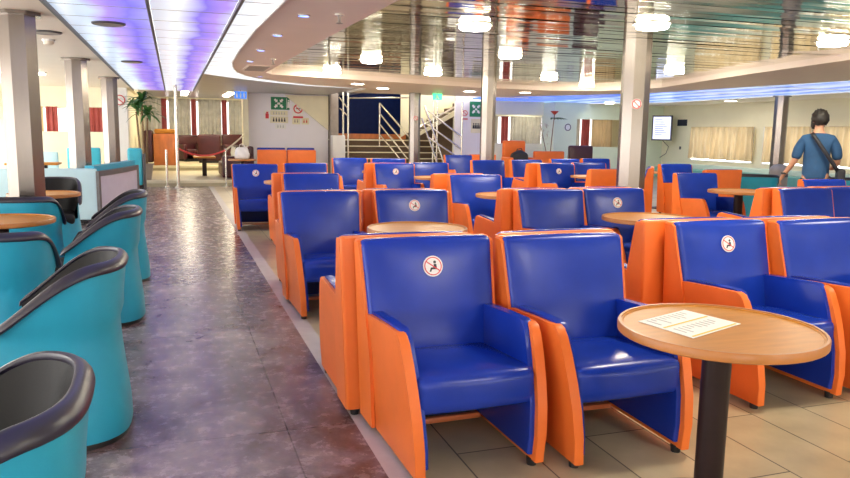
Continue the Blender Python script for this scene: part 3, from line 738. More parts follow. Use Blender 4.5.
# ------------------------------------------------------------------ teal tub armchairs
def sup(phi, r, ry=None, p=3.2):
    c, s = math.cos(phi), math.sin(phi); k = (abs(c)**p+abs(s)**p)**(-1/p)
    return Vector((r*k*s, (ry or r)*k*c))          # phi = 0 looks to +Y (the back)
def sstep(a, b, x):
    t = max(0, min(1, (x-a)/(b-a))); return t*t*(3-2*t)
def tub(wide=1., teal='teal', hi=.85):
    t = thing('tub_armchair', 'x', 'chair')
    A = 118; n = 72; DEP = .36; WID = .345*wide
    def base(phi, k, p=3.):
        q = sup(phi, 1., p=p); return Vector((q.x*WID*k, q.y*DEP*k))
    def rimh(phi):
        y = sup(phi, 1., p=3.).y                      # 1 at the back, -1 at the front
        return hi-.02*(1-y)-.30*sstep(.75, -1.0, y)
    angs = [math.pi*2*i/n-math.pi for i in range(n)]
    bm = B(); rows = []
    for k in range(15):
        row = []
        for a in angs:
            d = abs(math.degrees(a)); h = rimh(a)-.016 if d <= A else .40
            z = .03+(h-.03)*k/14; zz = z/hi*.85
            f = 1.0-.11*sstep(.02, .55, zz)+.05*sstep(.56, .60, zz)+.050*sstep(.60, .84, zz)
            q = base(a, f); row.append(bm.verts.new((q.x, q.y, z)))
        rows.append(row)
    for a, b in zip(rows, rows[1:]):
        for i in range(n): bm.faces.new((a[i], a[(i+1) % n], b[(i+1) % n], b[i]))
    bm.faces.new(list(reversed(rows[0])))
    obj('shell', bm, M[teal], t)
    m_ = 56; bm = B(); rows = []
    for k in range(9):
        row = []
        for i in range(m_+1):
            phi = R(-A+2*A*i/m_); h = rimh(phi); s = k/8; z = (h-.004)*(1-s)+.36*s
            q = base(phi, .90-.16*math.sin(s*math.pi/2)); row.append(bm.verts.new((q.x, q.y, z)))
        rows.append(row)
    for a, b in zip(rows, rows[1:]):
        for i in range(m_): bm.faces.new((a[i], a[i+1], b[i+1], b[i]))
    obj('inner_back', bm, M['tub_black'], t)
    # broad padded rim: a flattened roll lying over the top edge
    bm = B(); rows = []
    for i in range(m_+1):
        phi = R(-A+2*A*i/m_); h = rimh(phi); e = min(1, (A-abs(math.degrees(phi)))/6+.35)
        row = []
        for k in range(12):
            g = 2*math.pi*k/12; q = base(phi, .960+.068*e*math.cos(g)); row.append(bm.verts.new((q.x, q.y, h-.008+.022*e*math.sin(g)-.014*math.cos(g))))
        rows.append(row)
    for a, b in zip(rows, rows[1:]):
        for k in range(12): bm.faces.new((a[k], a[(k+1) % 12], b[(k+1) % 12], b[k]))
    bm.faces.new(rows[0]); bm.faces.new(list(reversed(rows[-1])))
    obj('rim', bm, M['rim'], t)
    obj('seat_cushion', rbox(B(), -.265*wide, .265*wide, -.31, .26, .34, .455, .045, 3, 3, bulge=(0, 0, .015)), M['tub_black'], t)
    bm = B(); rows = []
    for z in (0, .034): rows.append([bm.verts.new((base(a, .97).x, base(a, .97).y, z)) for a in angs])
    for i in range(n): bm.faces.new((rows[0][i], rows[0][(i+1) % n], rows[1][(i+1) % n], rows[1][i]))
    bm.faces.new(rows[0]); bm.faces.new(rows[1])
    obj('plinth', bm, M['black'], t)
    return t
TU = tub(); ufirst = [TU]
def tubchair(x, y, rz, label):
    o = ufirst.pop() if ufirst else copy_tree(TU)
    o.location = (x, y, 0); o.rotation_euler = (0, 0, rz); o['label'] = label; o['group'] = 'teal tub armchairs'
tubchair(-.575, 1.90, R(-88), 'teal tub armchair closest to the viewer, cut by the frame edge')
tubchair(-.60, 3.84, R(-90), 'teal tub armchair standing second along the aisle, black lining in view')
tubchair(-.615, 6.10, R(-91), 'teal tub armchair at the side of the nearer tub table, back to the aisle')
tubchair(-.62, 7.72, R(-88), 'teal tub armchair at the side of the farther tub table, back to the aisle')
tubchair(-1.06, 5.05, R(178), 'teal tub armchair with its back to the viewer before the nearer tub table')
tubchair(-2.07, 7.26, R(6), 'tub armchair with dark lining facing the viewer beyond the nearer tub table')
tubchair(-1.335, 7.49, R(176), 'teal tub armchair with its back turned, between the two tub tables')
tubchair(-1.42, 9.72, R(6), 'tub armchair with dark lining facing the viewer beyond the farther tub table')
WT = tub(1.45, 'teal', .84); WT.location = (9.45, 10.35, 0); WT.rotation_euler = (0, 0, R(150))
tag(WT, 'wide teal tub seat with a black rim below the curtained windows', 'seat')
o = copy_tree(WT); o.location = (10.6, 9.25, 0); o.rotation_euler = (0, 0, R(150)); o['label'] = 'wide teal tub seat at the frame edge beside the standing man'

# ------------------------------------------------------------------ pale blue booth bench and teal ends on the aisle side
t = thing('booth_bench', 'pale blue booth bench with a lavender end panel in a grey frame', 'bench', (0, 0, 0))
obj('backrest', rbox(B(), -5.2, -1.12, 12.15, 12.30, .08, .86, .03, 2, 4), M['palecyan'], t)
obj('seat', rbox(B(), -5.2, -1.2, 12.30, 12.85, .25, .46, .04, 2, 4), M['palecyan'], t)
pts = [(-1.10, 12.15), (-.96, 12.6), (-.82, 13.2), (-.70, 13.8), (-.62, 14.25)]
def ribbon(bm, pts, off, z0, z1, w):
    A = []
    for i, p in enumerate(pts):
        a = Vector(pts[max(0, i-1)]); b = Vector(pts[min(len(pts)-1, i+1)]); d = (b-a).normalized(); nrm = Vector((d.y, -d.x))
        o_ = Vector(p)+nrm*off; i_ = Vector(p)+nrm*(off-w)
        A.append([bm.verts.new((o_.x, o_.y, z0)), bm.verts.new((o_.x, o_.y, z1)), bm.verts.new((i_.x, i_.y, z1)), bm.verts.new((i_.x, i_.y, z0))])
    for a, b in zip(A, A[1:]):
        for k in range(4): bm.faces.new((a[k], a[(k+1) % 4], b[(k+1) % 4], b[k]))
    bm.faces.new(A[0]); bm.faces.new(list(reversed(A[-1])))
    return bm
ep = obj('end_panel', ribbon(B(), pts, 0, .04, .78, .05), M['bench_end'], t)
bm = B(); ribbon(bm, pts, .012, .74, .82, .075); ribbon(bm, pts[:1]+[(-1.08, 12.22)], .014, .0, .8, .08); ribbon(bm, [(-.65, 14.15)]+pts[-1:], .014, 0, .8, .08)
obj('end_frame', bm, M['dkgrey'], ep)
obj('side_cushion', ribbon(B(), pts, -.052, .40, .90, .14), M['teal'], t)
t = thing('teal_bench', 'bright teal upholstered bench end standing at the step by the palm', 'bench', (-.86, 19.2, 0))
obj('backrest', rbox(B(), -.20, .13, -.1, .25, .10, 1.0, .05, 2, 2), M['cyan'], t)
obj('end_panel', rbox(B(), .14, .20, -.12, .3, .0, .86, .015, 1, 1), M['dkgrey'], t)
obj('plinth', box(B(), -.2, .13, -.08, .24, 0, .1), M['black'], t, False)
t = thing('teal_bench', 'bright teal bench back showing between the second pillar and the third', 'bench', (-1.95, 18.5, 0))
obj('backrest', rbox(B(), -.35, .35, 0, .15, 0, 1.02, .04, 2, 2), M['cyan'], t)
obj('seat', rbox(B(), -.35, .35, -.5, 0, .2, .45, .04, 2, 2), M['cyan'], t)
for i, (x, y, lab) in enumerate([(-3.3, 18.6, 'pale blue seat back under the far window, nearer the violet screen'), (-2.75, 18.6, 'pale blue seat back under the far window, nearer the second pillar')]):
    t = thing('pale_seat', lab, 'seat', (x, y, 0), 0, 'pale blue seats under the far window')
    obj('backrest', rbox(B(), -.25, .25, 0, .14, 0, .92, .04, 2, 2), M['palecyan'], t)
    obj('seat', rbox(B(), -.25, .25, -.5, 0, .1, .45, .04, 2, 2), M['palecyan'], t)
t = thing('side_table', 'narrow wooden table before the pale blue seats under the far window', 'table', (-2.6, 16.6, 0))
obj('tabletop', rbox(B(), -.55, .4, -.3, .3, .72, .76, .01, 1, 1), M['wood'], t)
obj('pedestal', box(B(), .05, .17, -.06, .06, 0, .72), M['pole'], t, False)
tag(obj('ashtray', lathe(B(), [(0, 0), (.06, 0), (.075, .05), (.06, .05), (.05, .015), (0, .015)], 20), M['dkgrey'], loc=(-2.95, 16.6, .76)), 'small dark bowl on the narrow wooden table', 'bowl')
# low teal bench along the windows
t = thing('window_bench', 'low teal bench running under the curtained windows', 'bench', (0, 0, 0))
obj('seat', rbox(B(), 16.0, 16.5, 13, 22, .06, .42, .04, 2, 6), M['seagreen'], t)
obj('backrest', rbox(B(), 16.5, 16.66, 13, 22, .06, .56, .03, 2, 6), M['wallgreen'], t)
t = thing('bin_stand_in', 'rounded grey shape made up as a bin before the pillar at the windows', 'bin', (14.45, 14.75, 0))  # unclear rounded grey shape, a made-up bin stands in for it
obj('body', lathe(B(), [(0, 0), (.20, 0), (.215, .05), (.215, .62), (0, .62)], 28), M['grey'], t)
obj('lid', lathe(B(), [(.225, .62), (.225, .66), (.20, .74), (.13, .80), (0, .82), ], 28), M['grey'], t)
obj('flap', box(B(), -.08, .08, -.226, -.2, .50, .58), M['dkgrey'], t, False)

# ------------------------------------------------------------------ lamps and ceiling fittings
def dome(x, y, label):
    t = thing('dome_lamp', label, 'ceiling light', (x, y, ZM), 0, 'dome lamps on the polished ceiling')
    obj('base', cyl(B(), (0, 0, -.014), (0, 0, 0), .20, n=28), M['chrome'], t)
    obj('diffuser', lathe(B(), [(.165, -.014), (.168, -.040), (.150, -.058), (.08, -.066), (0, -.067)], 28), M['dome'], t)
for x, y, l in [(3.15, 7.66, 'lit dome lamp above the lone mid hall chair'), (4.83, 6.82, 'lit dome lamp beside the top of the large steel pillar'),
    (4.80, 10.25, 'lit dome lamp on the polished ceiling past the large pillar, middle line'), (3.11, 11.96, 'lit dome lamp above the stickered middle row chair'),
    (4.86, 13.9, 'lit dome lamp before the mid hall pillar'), (7.42, 13.92, 'lit dome lamp beyond the mid hall pillar, window half'), (3.0, 14.6, 'lit dome lamp at the far corner of the polished ceiling'),
    (7.66, 7.14, 'lit dome lamp nearest the windows, high at the frame edge'), (8.6, 11.4, 'lit dome lamp close to the large pillar on the window side'), (9.2, 15.4, 'lit dome lamp at the farthest edge of the polished ceiling'),
    (3.13, 3.3, 'added out of view dome lamp over the front row'), (6.2, 2.9, 'added out of view dome lamp near the windows'), (3.13, -.8, 'added out of view dome lamp behind the viewer')]: dome(x, y, l)  # last three lamps are out of view, added for their light
def down(x, y, label, m='downlight', grp='round downlights in the beige soffit', r=.15, zc=ZC):
    t = thing('downlight' if m == 'downlight' else 'spot_light', label, 'ceiling light', (x, y, zc), 0, grp)
    obj('trim_ring', lathe(B(), [(r, 0), (r*1.22, 0), (r*1.22, -.010), (r, -.014), (r, 0)], 24), M['white' if m == 'downlight' else 'chrome'], t)
    obj('lens', cyl(B(), (0, 0, -.008), (0, 0, -.001), r*.98, n=24), M[m], t, False)
for x, y, l in [(4.0, 16.6, 'round downlight in the soffit above the stair railing poles'), (4.95, 17.9, 'round downlight in the soffit beside the staircase pillar'),
    (7.27, 17.9, 'round downlight in the soffit beyond the staircase pillar'), (8.7, 17.6, 'round downlight in the soffit past the mid hall pillar')]: down(x, y, l)
for x, y, l in [(14.0, 21.9, 'round downlight in the far low ceiling above the wide opening'), (12.6, 24.9, 'round downlight in the low ceiling beyond the pale green pier'), (15.8, 18.2, 'round downlight in the low ceiling above the wall screen')]:
    down(x, y, l, grp='round downlights in the window side ceiling', r=.17)
down(7.0, 24.6, 'added unseen lamp high over the stair landing', grp=None, r=.34, zc=4.2)  # added lamp, brightens the otherwise dark stairwell
down(9.2, 24.0, 'added unseen lamp high over the side flight of stairs', grp=None, r=.34, zc=4.2)  # second added lamp, brightens the side flight
for i, (x, y) in enumerate([(1.2, 7.14), (1.16, 8.7), (1.16, 10.4), (1.18, 12.1), (1.29, 13.7), (1.7, 15.4)]):
    down(x, y, ['small blue spot light in the soffit, largest and first of the line', 'small blue spot light, second along the soffit edge', 'small blue spot light, third along the soffit edge', 'small blue spot light, fourth along the soffit edge', 'small blue spot light, fifth along the soffit edge', 'small blue spot light at the rounded soffit end'][i], 'bluespot', 'blue spot lights along the soffit edge', .05)
def sprinkler(x, y, label):
    t = thing('ceiling_sprinkler', label, 'sprinkler', (x, y, ZC), 0, 'sprinkler heads')
    obj('escutcheon', cyl(B(), (0, 0, -.012), (0, 0, 0), .045, n=20), M['chrome'], t)
    obj('head', lathe(B(), [(0, -.09), (.035, -.085), (.012, -.07), (.014, -.012), (0, -.012)], 16), M['grey'], t)
sprinkler(1.50, 6.95, 'small sprinkler head in the beige soffit, nearer one'); sprinkler(1.48, 11.6, 'small sprinkler head in the beige soffit near its rounded end')
t = thing('air_vent', 'flush grey air grille at the soffit corner', 'vent', (1.42, 13.4, ZC))
obj('frame', box(B(), -.2, .2, -.55, .55, -.012, 0), M['soffit'], t, False)
bm = B()
for i in range(8): box(bm, -.17, .17, -.5+.13*i, -.42+.13*i, -.02, -.012)
obj('slat', bm, M['grey'], t, False)
def disc(x, y, label, z=ZC, r=.17):
    t = thing('ceiling_speaker', label, 'speaker', (x, y, z), 0, 'round ceiling speakers')
    obj('grille', cyl(B(), (0, 0, -.016), (0, 0, 0), r*.86, n=28), M['grey'], t)
    obj('rim', lathe(B(), [(r*.86, 0), (r, 0), (r, -.012), (r*.9, -.02), (r*.86, -.016)], 28), M['dkgrey'], t)
disc(-.61, 8.68, 'round speaker in the violet lit ceiling cover, nearer one', ZC+.02); disc(-.61, 13.4, 'round speaker in the violet lit ceiling cover, farther one', ZC+.02)
disc(-1.34, 9.6, 'round speaker in the low cream ceiling behind the first pillar'); disc(-1.75, 7.0, 'round speaker in the low cream ceiling beside the first pillar top')
t = thing('smoke_detector', 'cream smoke detector under the low cream ceiling', 'smoke detector', (-1.43, 10.4, ZC))
obj('base', cyl(B(), (0, 0, -.025), (0, 0, 0), .075, n=24), M['white'], t)
obj('head', lathe(B(), [(.06, -.025), (.058, -.06), (.03, -.075), (0, -.076)], 24), M['cream'], t)
for x, y0, l in [(.42, 23.4, 'glowing ceiling trough above the wooden counter'), (1.9, 23.4, 'glowing ceiling trough above the maroon sofas')]:
    t = thing('ceiling_tube_lamp', l, 'ceiling light', (x, y0, 2.748), 0, 'glowing troughs of the raised lounge')
    obj('housing', box(B(), -.14, .14, 0, 5.5, -.03, .0), M['white'], t, False)
    obj('diffuser', box(B(), -.11, .11, .05, 5.45, -.06, -.03), M['tube'], t, False)
t = thing('ceiling_tube_lamp', 'glowing ceiling trough over the far window behind the first pillar', 'ceiling light', (-2.75, 16.5, ZC), 0, None)
obj('housing', box(B(), -.4, .4, -.12, .12, -.03, 0), M['white'], t, False); obj('diffuser', box(B(), -.38, .38, -.1, .1, -.06, -.03), M['tube'], t, False)
t = thing('exit_sign', 'small green lit exit sign hanging before the stairs', 'sign', (6.78, 19.0, 2.42))
obj('panel', box(B(), -.13, .13, -.02, .02, -.07, .10), M['exit'], t, False)
bm = B(); plate(bm, circ(-.02, .06, .014, 12), 'Y', -.024, .003); plate(bm, [(-.05, .04), (.0, .045), (.02, .0), (.05, -.04), (.03, -.045), (-.01, -.01), (-.04, -.045), (-.06, -.04), (-.03, .0)], 'Y', -.024, .003)
obj('pictogram', bm, M['white'], t, False)
obj('hanger', cyl(B(), (0, 0, .10), (0, 0, .13), .012, n=8), M['chrome'], t)
t = thing('blue_sign', 'small blue overhead sign with white figures beside the white post', 'sign', (1.82, 21.5, 2.42))
obj('panel', box(B(), -.17, .17, -.02, .02, -.08, .12), M['bluesign'], t, False)
bm = B()
for i in range(3): plate(bm, circ(-.1+.1*i, .07, .018, 10), 'Y', -.024, .003); plate(bm, [(-.125+.1*i, .045), (-.075+.1*i, .045), (-.085+.1*i, -.05), (-.115+.1*i, -.05)], 'Y', -.024, .003)
obj('pictogram', bm, M['white'], t, False)
obj('hanger', cyl(B(), (0, 0, .12), (0, 0, .16), .012, n=8), M['chrome'], t)

# ------------------------------------------------------------------ signs and notices
def wsign(name, label, x, z, w, h, m, y=22.99, parts=(), cat='sign', group=None):
    t = tag(obj(name, box(B(), -w/2, w/2, -.014, 0, -h/2, h/2), m, smooth=False, loc=(x, y, z)), label, cat, group)
    for nm, bm, mm in parts: obj(nm, bm, mm, t, False)
    return t
def assembly(w, h):
    bm = B()
    for k in range(4):
        m_ = Matrix.Rotation(R(45+90*k), 4, 'Y'); c = Vector((-.05*w/.6, 0, 0)); s = h/.36
        pts = [(-.03, .165), (.03, .165), (.03, .10), (.06, .10), (0, .05), (-.06, .10), (-.03, .10)]
        vs = [(m_ @ Vector((a*s, 0, b*s)))+c for a, b in pts]
        plate(bm, [(v.x, v.z) for v in vs], 'Y', -.018, .003)
    for i in (-1, 0, 1): plate(bm, circ(-.05*w/.6+.028*i, .012, .014, 10), 'Y', -.0185, .003); plate(bm, circ(-.05*w/.6+.028*i, -.018, .018, 10), 'Y', -.0185, .003)
    x = w*.36
    plate(bm, [(x-.004, -h*.42), (x+.004-.008, h*.42), (x-.004-.012, h*.42), (x-.016, -h*.42)], 'Y', -.018, .003)
    plate(bm, circ(x+.045, .09, .022, 10), 'Y', -.018, .003); plate(bm, [(x+.02, .06), (x+.07, .06), (x+.085, -.13), (x+.005, -.13)], 'Y', -.018, .003)
    return bm
wsign('assembly_sign', 'green assembly point sign with white arrows on the wall behind the orange banquettes', 3.12, 2.29, .56, .38, M['green'], parts=[('white_arrows', assembly(.56, .38), M['white'])], group='green assembly signs')
wsign('assembly_sign', 'green assembly point sign with white arrows on the wall beyond the stairs', 9.62, 2.27, .54, .50, M['green'], parts=[('white_arrows', assembly(.54, .40), M['white'])], group='green assembly signs')
def nosmoke(w):
    bm = B(); ring_plate(bm, 0, .06, w*.30, w*.40, 'Y', -.018, .004)
    box(bm, -w*.32, w*.32, -.018, -.014, -.012, .012, Matrix.Translation((0, 0, .06)) @ Matrix.Rotation(R(45), 4, 'Y'))
    box(bm, -w*.42, w*.42, -.018, -.014, -w*.62, -w*.46); return bm
def cig(w):
    bm = B(); box(bm, -w*.2, w*.2, -.016, -.014, .05, .072); return bm
wsign('no_smoking_notice', 'white no smoking notice with red ring by the banquettes', 3.66, 2.08, .36, .42, M['white'], parts=[('red_print', nosmoke(.36), M['red']), ('cigarette', cig(.36), M['ink'])], cat='notice')
wsign('no_smoking_notice', 'white no smoking notice with red bar beside the stair wall sign', 9.18, 2.07, .22, .34, M['white'], parts=[('red_print', nosmoke(.24), M['red'])], cat='notice')
def figs(n, w, h):
    bm = B()
    for i in range(n):
        x = -w*.4+w*.8*(i+.5)/n; plate(bm, circ(x, h*.22, h*.09, 8), 'Y', -.018, .004); plate(bm, [(x-h*.10, h*.10), (x+h*.10, h*.10), (x+h*.13, -h*.3), (x-h*.13, -h*.3)], 'Y', -.018, .004)
    return bm
wsign('notice_sheet', 'pale instruction sheet directly under the green sign, upper row', 3.08, 2.0, .52, .15, M['stepcream'], parts=[('printed_figures', figs(5, .5, .14), M['print'])], cat='notice', group='pale instruction sheets')
wsign('notice_sheet', 'pale instruction sheet with dark figures, second row under the green sign', 3.08, 1.80, .54, .20, M['stepcream'], parts=[('printed_figures', figs(5, .52, .2), M['ink'])], cat='notice', group='pale instruction sheets')
wsign('notice_sheet', 'small pale sheet with faint red and green print, third row', 3.12, 1.60, .34, .16, M['white'], parts=[('printed_figures', figs(3, .3, .14), M['print'])], cat='notice', group='pale instruction sheets')
wsign('notice_sheet', 'pale sheet under the no smoking notice, nearer the green sign', 3.60, 1.77, .24, .20, M['stepcream'], parts=[('printed_figures', figs(2, .2, .16), M['grey'])], cat='notice', group='pale instruction sheets')
wsign('notice_sheet', 'pale sheet under the no smoking notice, nearer the brown post', 3.88, 1.77, .22, .20, M['stepcream'], parts=[('printed_figures', figs(2, .2, .16), M['red'])], cat='notice', group='pale instruction sheets')
wsign('notice_sheet', 'pale instruction sheet under the assembly sign beyond the stairs', 9.62, 1.72, .42, .46, M['stepcream'], parts=[('printed_figures', figs(4, .4, .3), M['ink'])], cat='notice', group='pale instruction sheets')
wsign('extinguisher_sign', 'small white sign with a red extinguisher beside the green sign', 2.72, 1.93, .20, .26, M['white'], parts=[('red_print', plate(plate(B(), [(-.05, -.1), (.05, -.1), (.05, .05), (-.05, .05)], 'Y', -.018, .004), [(-.02, .05), (.02, .05), (.05, .1), (-.03, .1)], 'Y', -.018, .004), M['red'])], cat='sign')
t = tag(obj('no_smoking_sign', cyl(B(), (0, 0, 0), (0, -.014, 0), .15, n=28), M['white'], smooth=False, loc=(-1.335, 21.69, 2.22)), 'round no smoking sign on the white column beyond the bench', 'sign')
bm = B(); ring_plate(bm, 0, 0, .115, .14, 'Y', -.02, .005, 28); box(bm, -.13, .13, -.02, -.015, -.012, .012, Matrix.Rotation(R(40), 4, 'Y')); obj('red_ring', bm, M['red'], t, False)
t = tag(obj('no_smoking_sign', cyl(B(), (0, 0, 0), (0, -.014, 0), .13, n=28), M['white'], smooth=False, loc=(12.6, 22.19, 1.72)), 'round no smoking sign on the pale green pier', 'sign')
bm = B(); ring_plate(bm, 0, 0, .09, .12, 'Y', -.02, .005, 28); obj('red_ring', bm, M['dkgrey'], t, False)

# wall screen and blue plate on the window wall
t = thing('wall_screen', 'upright lit wall screen with a dark frame beside the first curtain', 'screen', (16.45, 22.3, 1.76), R(-56))
obj('bezel', rbox(B(), -.36, .36, -.03, .04, -.44, .44, .012, 1, 1), M['dkgrey'], t)
obj('display', box(B(), -.31, .31, -.034, -.030, -.39, .39), M['screen'], t, False)
bm = B()
for i in range(8): box(bm, -.25, .02+.2*((i*37) % 7)/7, -.037, -.034, .27-.075*i, .30-.075*i)
obj('text_lines', bm, M['print'], t, False)
obj('bracket', cyl(B(), (0, .04, 0), (.16, .50, 0), .04, n=10), M['dkgrey'], t)
tag(obj('screen_cable', sweep(B(), [(16.7, 22.6, 1.34), (16.92, 22.5, 1.1), (16.9, 22.6, .85), (16.95, 23.0, .7)], .012, 6), M['dkgrey']), 'thin grey cable hanging under the wall screen', 'cable')
tag(obj('wall_plate', box(B(), 16.975, 16.998, 21.65, 22.15, 1.84, 2.06), M['jeans'], smooth=False), 'small dark blue plate on the cream wall beside the screen', 'sign')
tag(obj('wall_socket', box(B(), 16.98, 16.998, 21.9, 21.98, 1.02, 1.12), M['dkgrey'], smooth=False), 'tiny dark wall socket below the blue plate', 'socket')
t = thing('hanging_screen', 'violet lit screen at the frame edge behind the first pillar', 'screen', (-4.5, 21.3, 2.02))
obj('bezel', rbox(B(), -.36, .36, 0, .06, -.36, .36, .015, 1, 1), M['dkgrey'], t); obj('display', box(B(), -.33, .33, -.006, 0, -.33, .33), M['screen2'], t, False)
obj('hanger', cyl(B(), (0, .03, .36), (0, .03, .53), .03, n=10), M['dkgrey'], t)

# ------------------------------------------------------------------ raised lounge
t = thing('wooden_counter', 'orange brown wooden counter with a maroon padded side at the lounge step', 'counter', (-.27, 25.4, .30))
obj('body', rbox(B(), -.34, .40, -.2, .35, 0, 1.02, .02, 1, 1), M['orangewood'], t)
obj('counter_top', rbox(B(), -.30, .36, -.2, .35, 1.02, 1.17, .05, 2, 1), M['wood'], t)
obj('padded_side', rbox(B(), -.62, -.34, -.15, .4, .1, 1.12, .06, 2, 2), M['maroon'], t)
def lounge_armchair(x, y, rz, label, w=.8, h=.82, z=.30):
    t = thing('lounge_armchair', label, 'armchair', (x, y, z), rz, 'maroon leather armchairs')
    obj('backrest', rbox(B(), -w/2, w/2, .2, .42, .08, h, .06, 2, 2), M['maroon'], t)
    obj('seat', rbox(B(), -w/2+.14, w/2-.14, -.4, .2, .2, .44, .05, 2, 2), M['maroon'], t)
    for s in (-1, 1): obj('arm', rbox(B(), s*w/2-.07-.07*s, s*w/2+.07-.07*s, -.4, .25, .08, .62, .05, 2, 1), M['maroon'], t)
    obj('base', box(B(), -w/2+.05, w/2-.05, -.35, .38, 0, .1), M['black'], t, False)
lounge_armchair(.58, 28.8, R(20), 'maroon leather armchair beside the steel pole and rope', .8, .95)
lounge_armchair(1.25, 27.6, R(170), 'dark maroon armchair back turned in the middle of the lounge', .8, 1.0)
lounge_armchair(2.2, 28.6, R(10), 'maroon armchair below the middle lounge curtain', .85, 1.0)
t = thing('lounge_sofa', 'long maroon sofa seen end on with striped cushions near the white post', 'sofa', (1.98, 0, .15))
obj('seat', rbox(B(), -.75, -.1, 20.9, 22.55, .03, .42, .06, 2, 4), M['maroon'], t)
obj('backrest', rbox(B(), -.1, .12, 20.9, 22.55, .03, .88, .06, 2, 4), M['maroon'], t)
obj('arm', rbox(B(), -.75, .1, 20.65, 20.9, .03, .62, .05, 2, 1), M['maroon'], t)
for i in range(3):
    t = thing('striped_cushion', ['striped cushion on the maroon sofa, nearest the step', 'striped cushion in the middle of the maroon sofa', 'striped cushion at the far end of the maroon sofa'][i], 'cushion', (1.72, 21.2+.52*i, .575), 0, 'striped cushions on the maroon sofa')
    obj('pad', rbox(B(), -.1, .1, -.23, .23, 0, .46, .05, 2, 2, bulge=(.03, 0, 0)), M['brown'], t)
    bm = B()
    for k in range(3): rbox(bm, -.112, .112, -.17+.13*k, -.12+.13*k, .03, .43, .02, 1, 1, bulge=(.03, 0, 0))
    obj('stripe', bm, M['stepcream'], t)
t = thing('low_table', 'low honey wood table before the striped cushions', 'table', (.82, 22.1, .15))
obj('tabletop', rbox(B(), -.3, .3, -.5, .5, .52, .57, .015, 1, 1), M['wood'], t)
obj('pedestal', box(B(), -.06, .06, -.06, .06, 0, .52), M['pole'], t, False)
t = thing('steel_pole', 'thin pale steel pole from step to ceiling beside the wooden counter', 'pole', (.085, 19.8, 0))
obj('shaft', cyl(B(), (0, 0, 0), (0, 0, 2.57), .04, n=14), M['chrome'], t); obj('base', cyl(B(), (0, 0, 0), (0, 0, .03), .09, n=18), M['chrome'], t)
t = thing('steel_pole', 'thin pale steel pole standing by the palm', 'pole', (-.18, 19.9, 0))
obj('shaft', cyl(B(), (0, 0, 0), (0, 0, .95), .03, n=14), M['chrome'], t); obj('base', cyl(B(), (0, 0, 0), (0, 0, .03), .08, n=18), M['chrome'], t)
def sag(a, b, d, n=14):
    a = Vector(a); b = Vector(b); return [a.lerp(b, i/n)-Vector((0, 0, d*4*(i/n)*(1-i/n))) for i in range(n+1)]
tag(obj('barrier_rope', sweep(B(), sag((.12, 19.8, .98), (1.28, 19.9, .95), .16), .022, 8), M['rope_red']), 'red rope closing the lounge step beside the steel pole', 'rope')
tag(obj('barrier_rope', sweep(B(), sag((1.28, 19.9, .95), (2.0, 22.7, 1.34), .02), .022, 8), M['stepcream']), 'pale rope continuing from the red one to the white post', 'rope')
t = thing('rope_post', 'short steel stanchion joining the two ropes', 'post', (1.28, 19.9, 0))
obj('shaft', cyl(B(), (0, 0, 0), (0, 0, .98), .022, n=12), M['chrome'], t); obj('base', cyl(B(), (0, 0, 0), (0, 0, .02), .13, n=20), M['chrome'], t)
# white carrier bag standing on the brown table
def bag_fn(p):
    s = (p.z-.757)/.30; k = 1-.45*max(0, s-.35)**1.2; a = math.atan2(p.y, p.x)
    return Vector((p.x*k*(1+.08*math.sin(5*a+9*s)), p.y*k*(1+.08*math.cos(4*a+7*s)), p.z))
t = thing('carrier_bag', 'crumpled white carrier bag on the brown table by the lounge', 'bag', (1.60, 18.8, 0))
obj('body', rbox(B(), -.17, .17, -.12, .12, .757, 1.05, .05, 2, 6, fn=bag_fn), M['bagw'], t)
bm = B(); sweep(bm, [(-.07, 0, 1.03), (-.05, 0, 1.11), (.0, 0, 1.13), (.05, 0, 1.10), (.06, 0, 1.03)], .012, 6); obj('handle', bm, M['bagw'], t)

# palm and flowering plant
def blade(bm, base, az, el, L, w, droop, n=7):
    d = Vector((math.cos(az), math.sin(az), 0)); s = Vector((-d.y, d.x, 0)); A = []
    for i in range(n+1):
        u = i/n; p = Vector(base)+d*(L*u*math.cos(el))+Vector((0, 0, L*u*math.sin(el)-droop*L*u*u)); ww = w*math.sin(math.pi*min(.98, .12+.86*u))
        A.append((bm.verts.new(p-s*ww+Vector((0, 0, .2*ww))), bm.verts.new(p), bm.verts.new(p+s*ww+Vector((0, 0, .2*ww)))))
    for a, b in zip(A, A[1:]):
        bm.faces.new((a[0], a[1], b[1], b[0])); bm.faces.new((a[1], a[2], b[2], b[1]))
t = thing('palm_plant', 'tall potted palm with drooping green leaves by the white column', 'plant', (-.74, 20.6, .15))
obj('pot', lathe(B(), [(0, 0), (.17, 0), (.22, .38), (.24, .38), (.24, .42), (.2, .42), (.19, .36), (0, .36)], 24), M['grey'], t)
bm = B()
for dx, dy, h in ((0, 0, 2.0), (.05, .04, 1.6), (-.06, .02, 1.75)): sweep(bm, [(dx, dy, .3), (dx*1.6, dy*2, .8), (dx*2.4, dy*2, h)], .028, 8, [.04, .03, .022])
obj('trunk', bm, M['trunk'], t)
bm = B(); rnd = random.Random(3)
for top in ((0, 0, 2.0), (.12, .08, 1.65), (-.14, .04, 1.8)):
    for i in range(26): blade(bm, top, rnd.random()*6.28, R(rnd.uniform(10, 75)), rnd.uniform(.42, .75), rnd.uniform(.035, .055), rnd.uniform(.35, .8))
obj('foliage', bm, M['leaf'], t)
t = thing('flowering_plant', 'tall plant with one red bloom and pale dried sprays before the pale green pier', 'plant', (11.1, 20.6, 0))
obj('pot', lathe(B(), [(0, 0), (.16, 0), (.2, .5), (.22, .5), (.22, .54), (0, .52)], 20), M['white'], t)
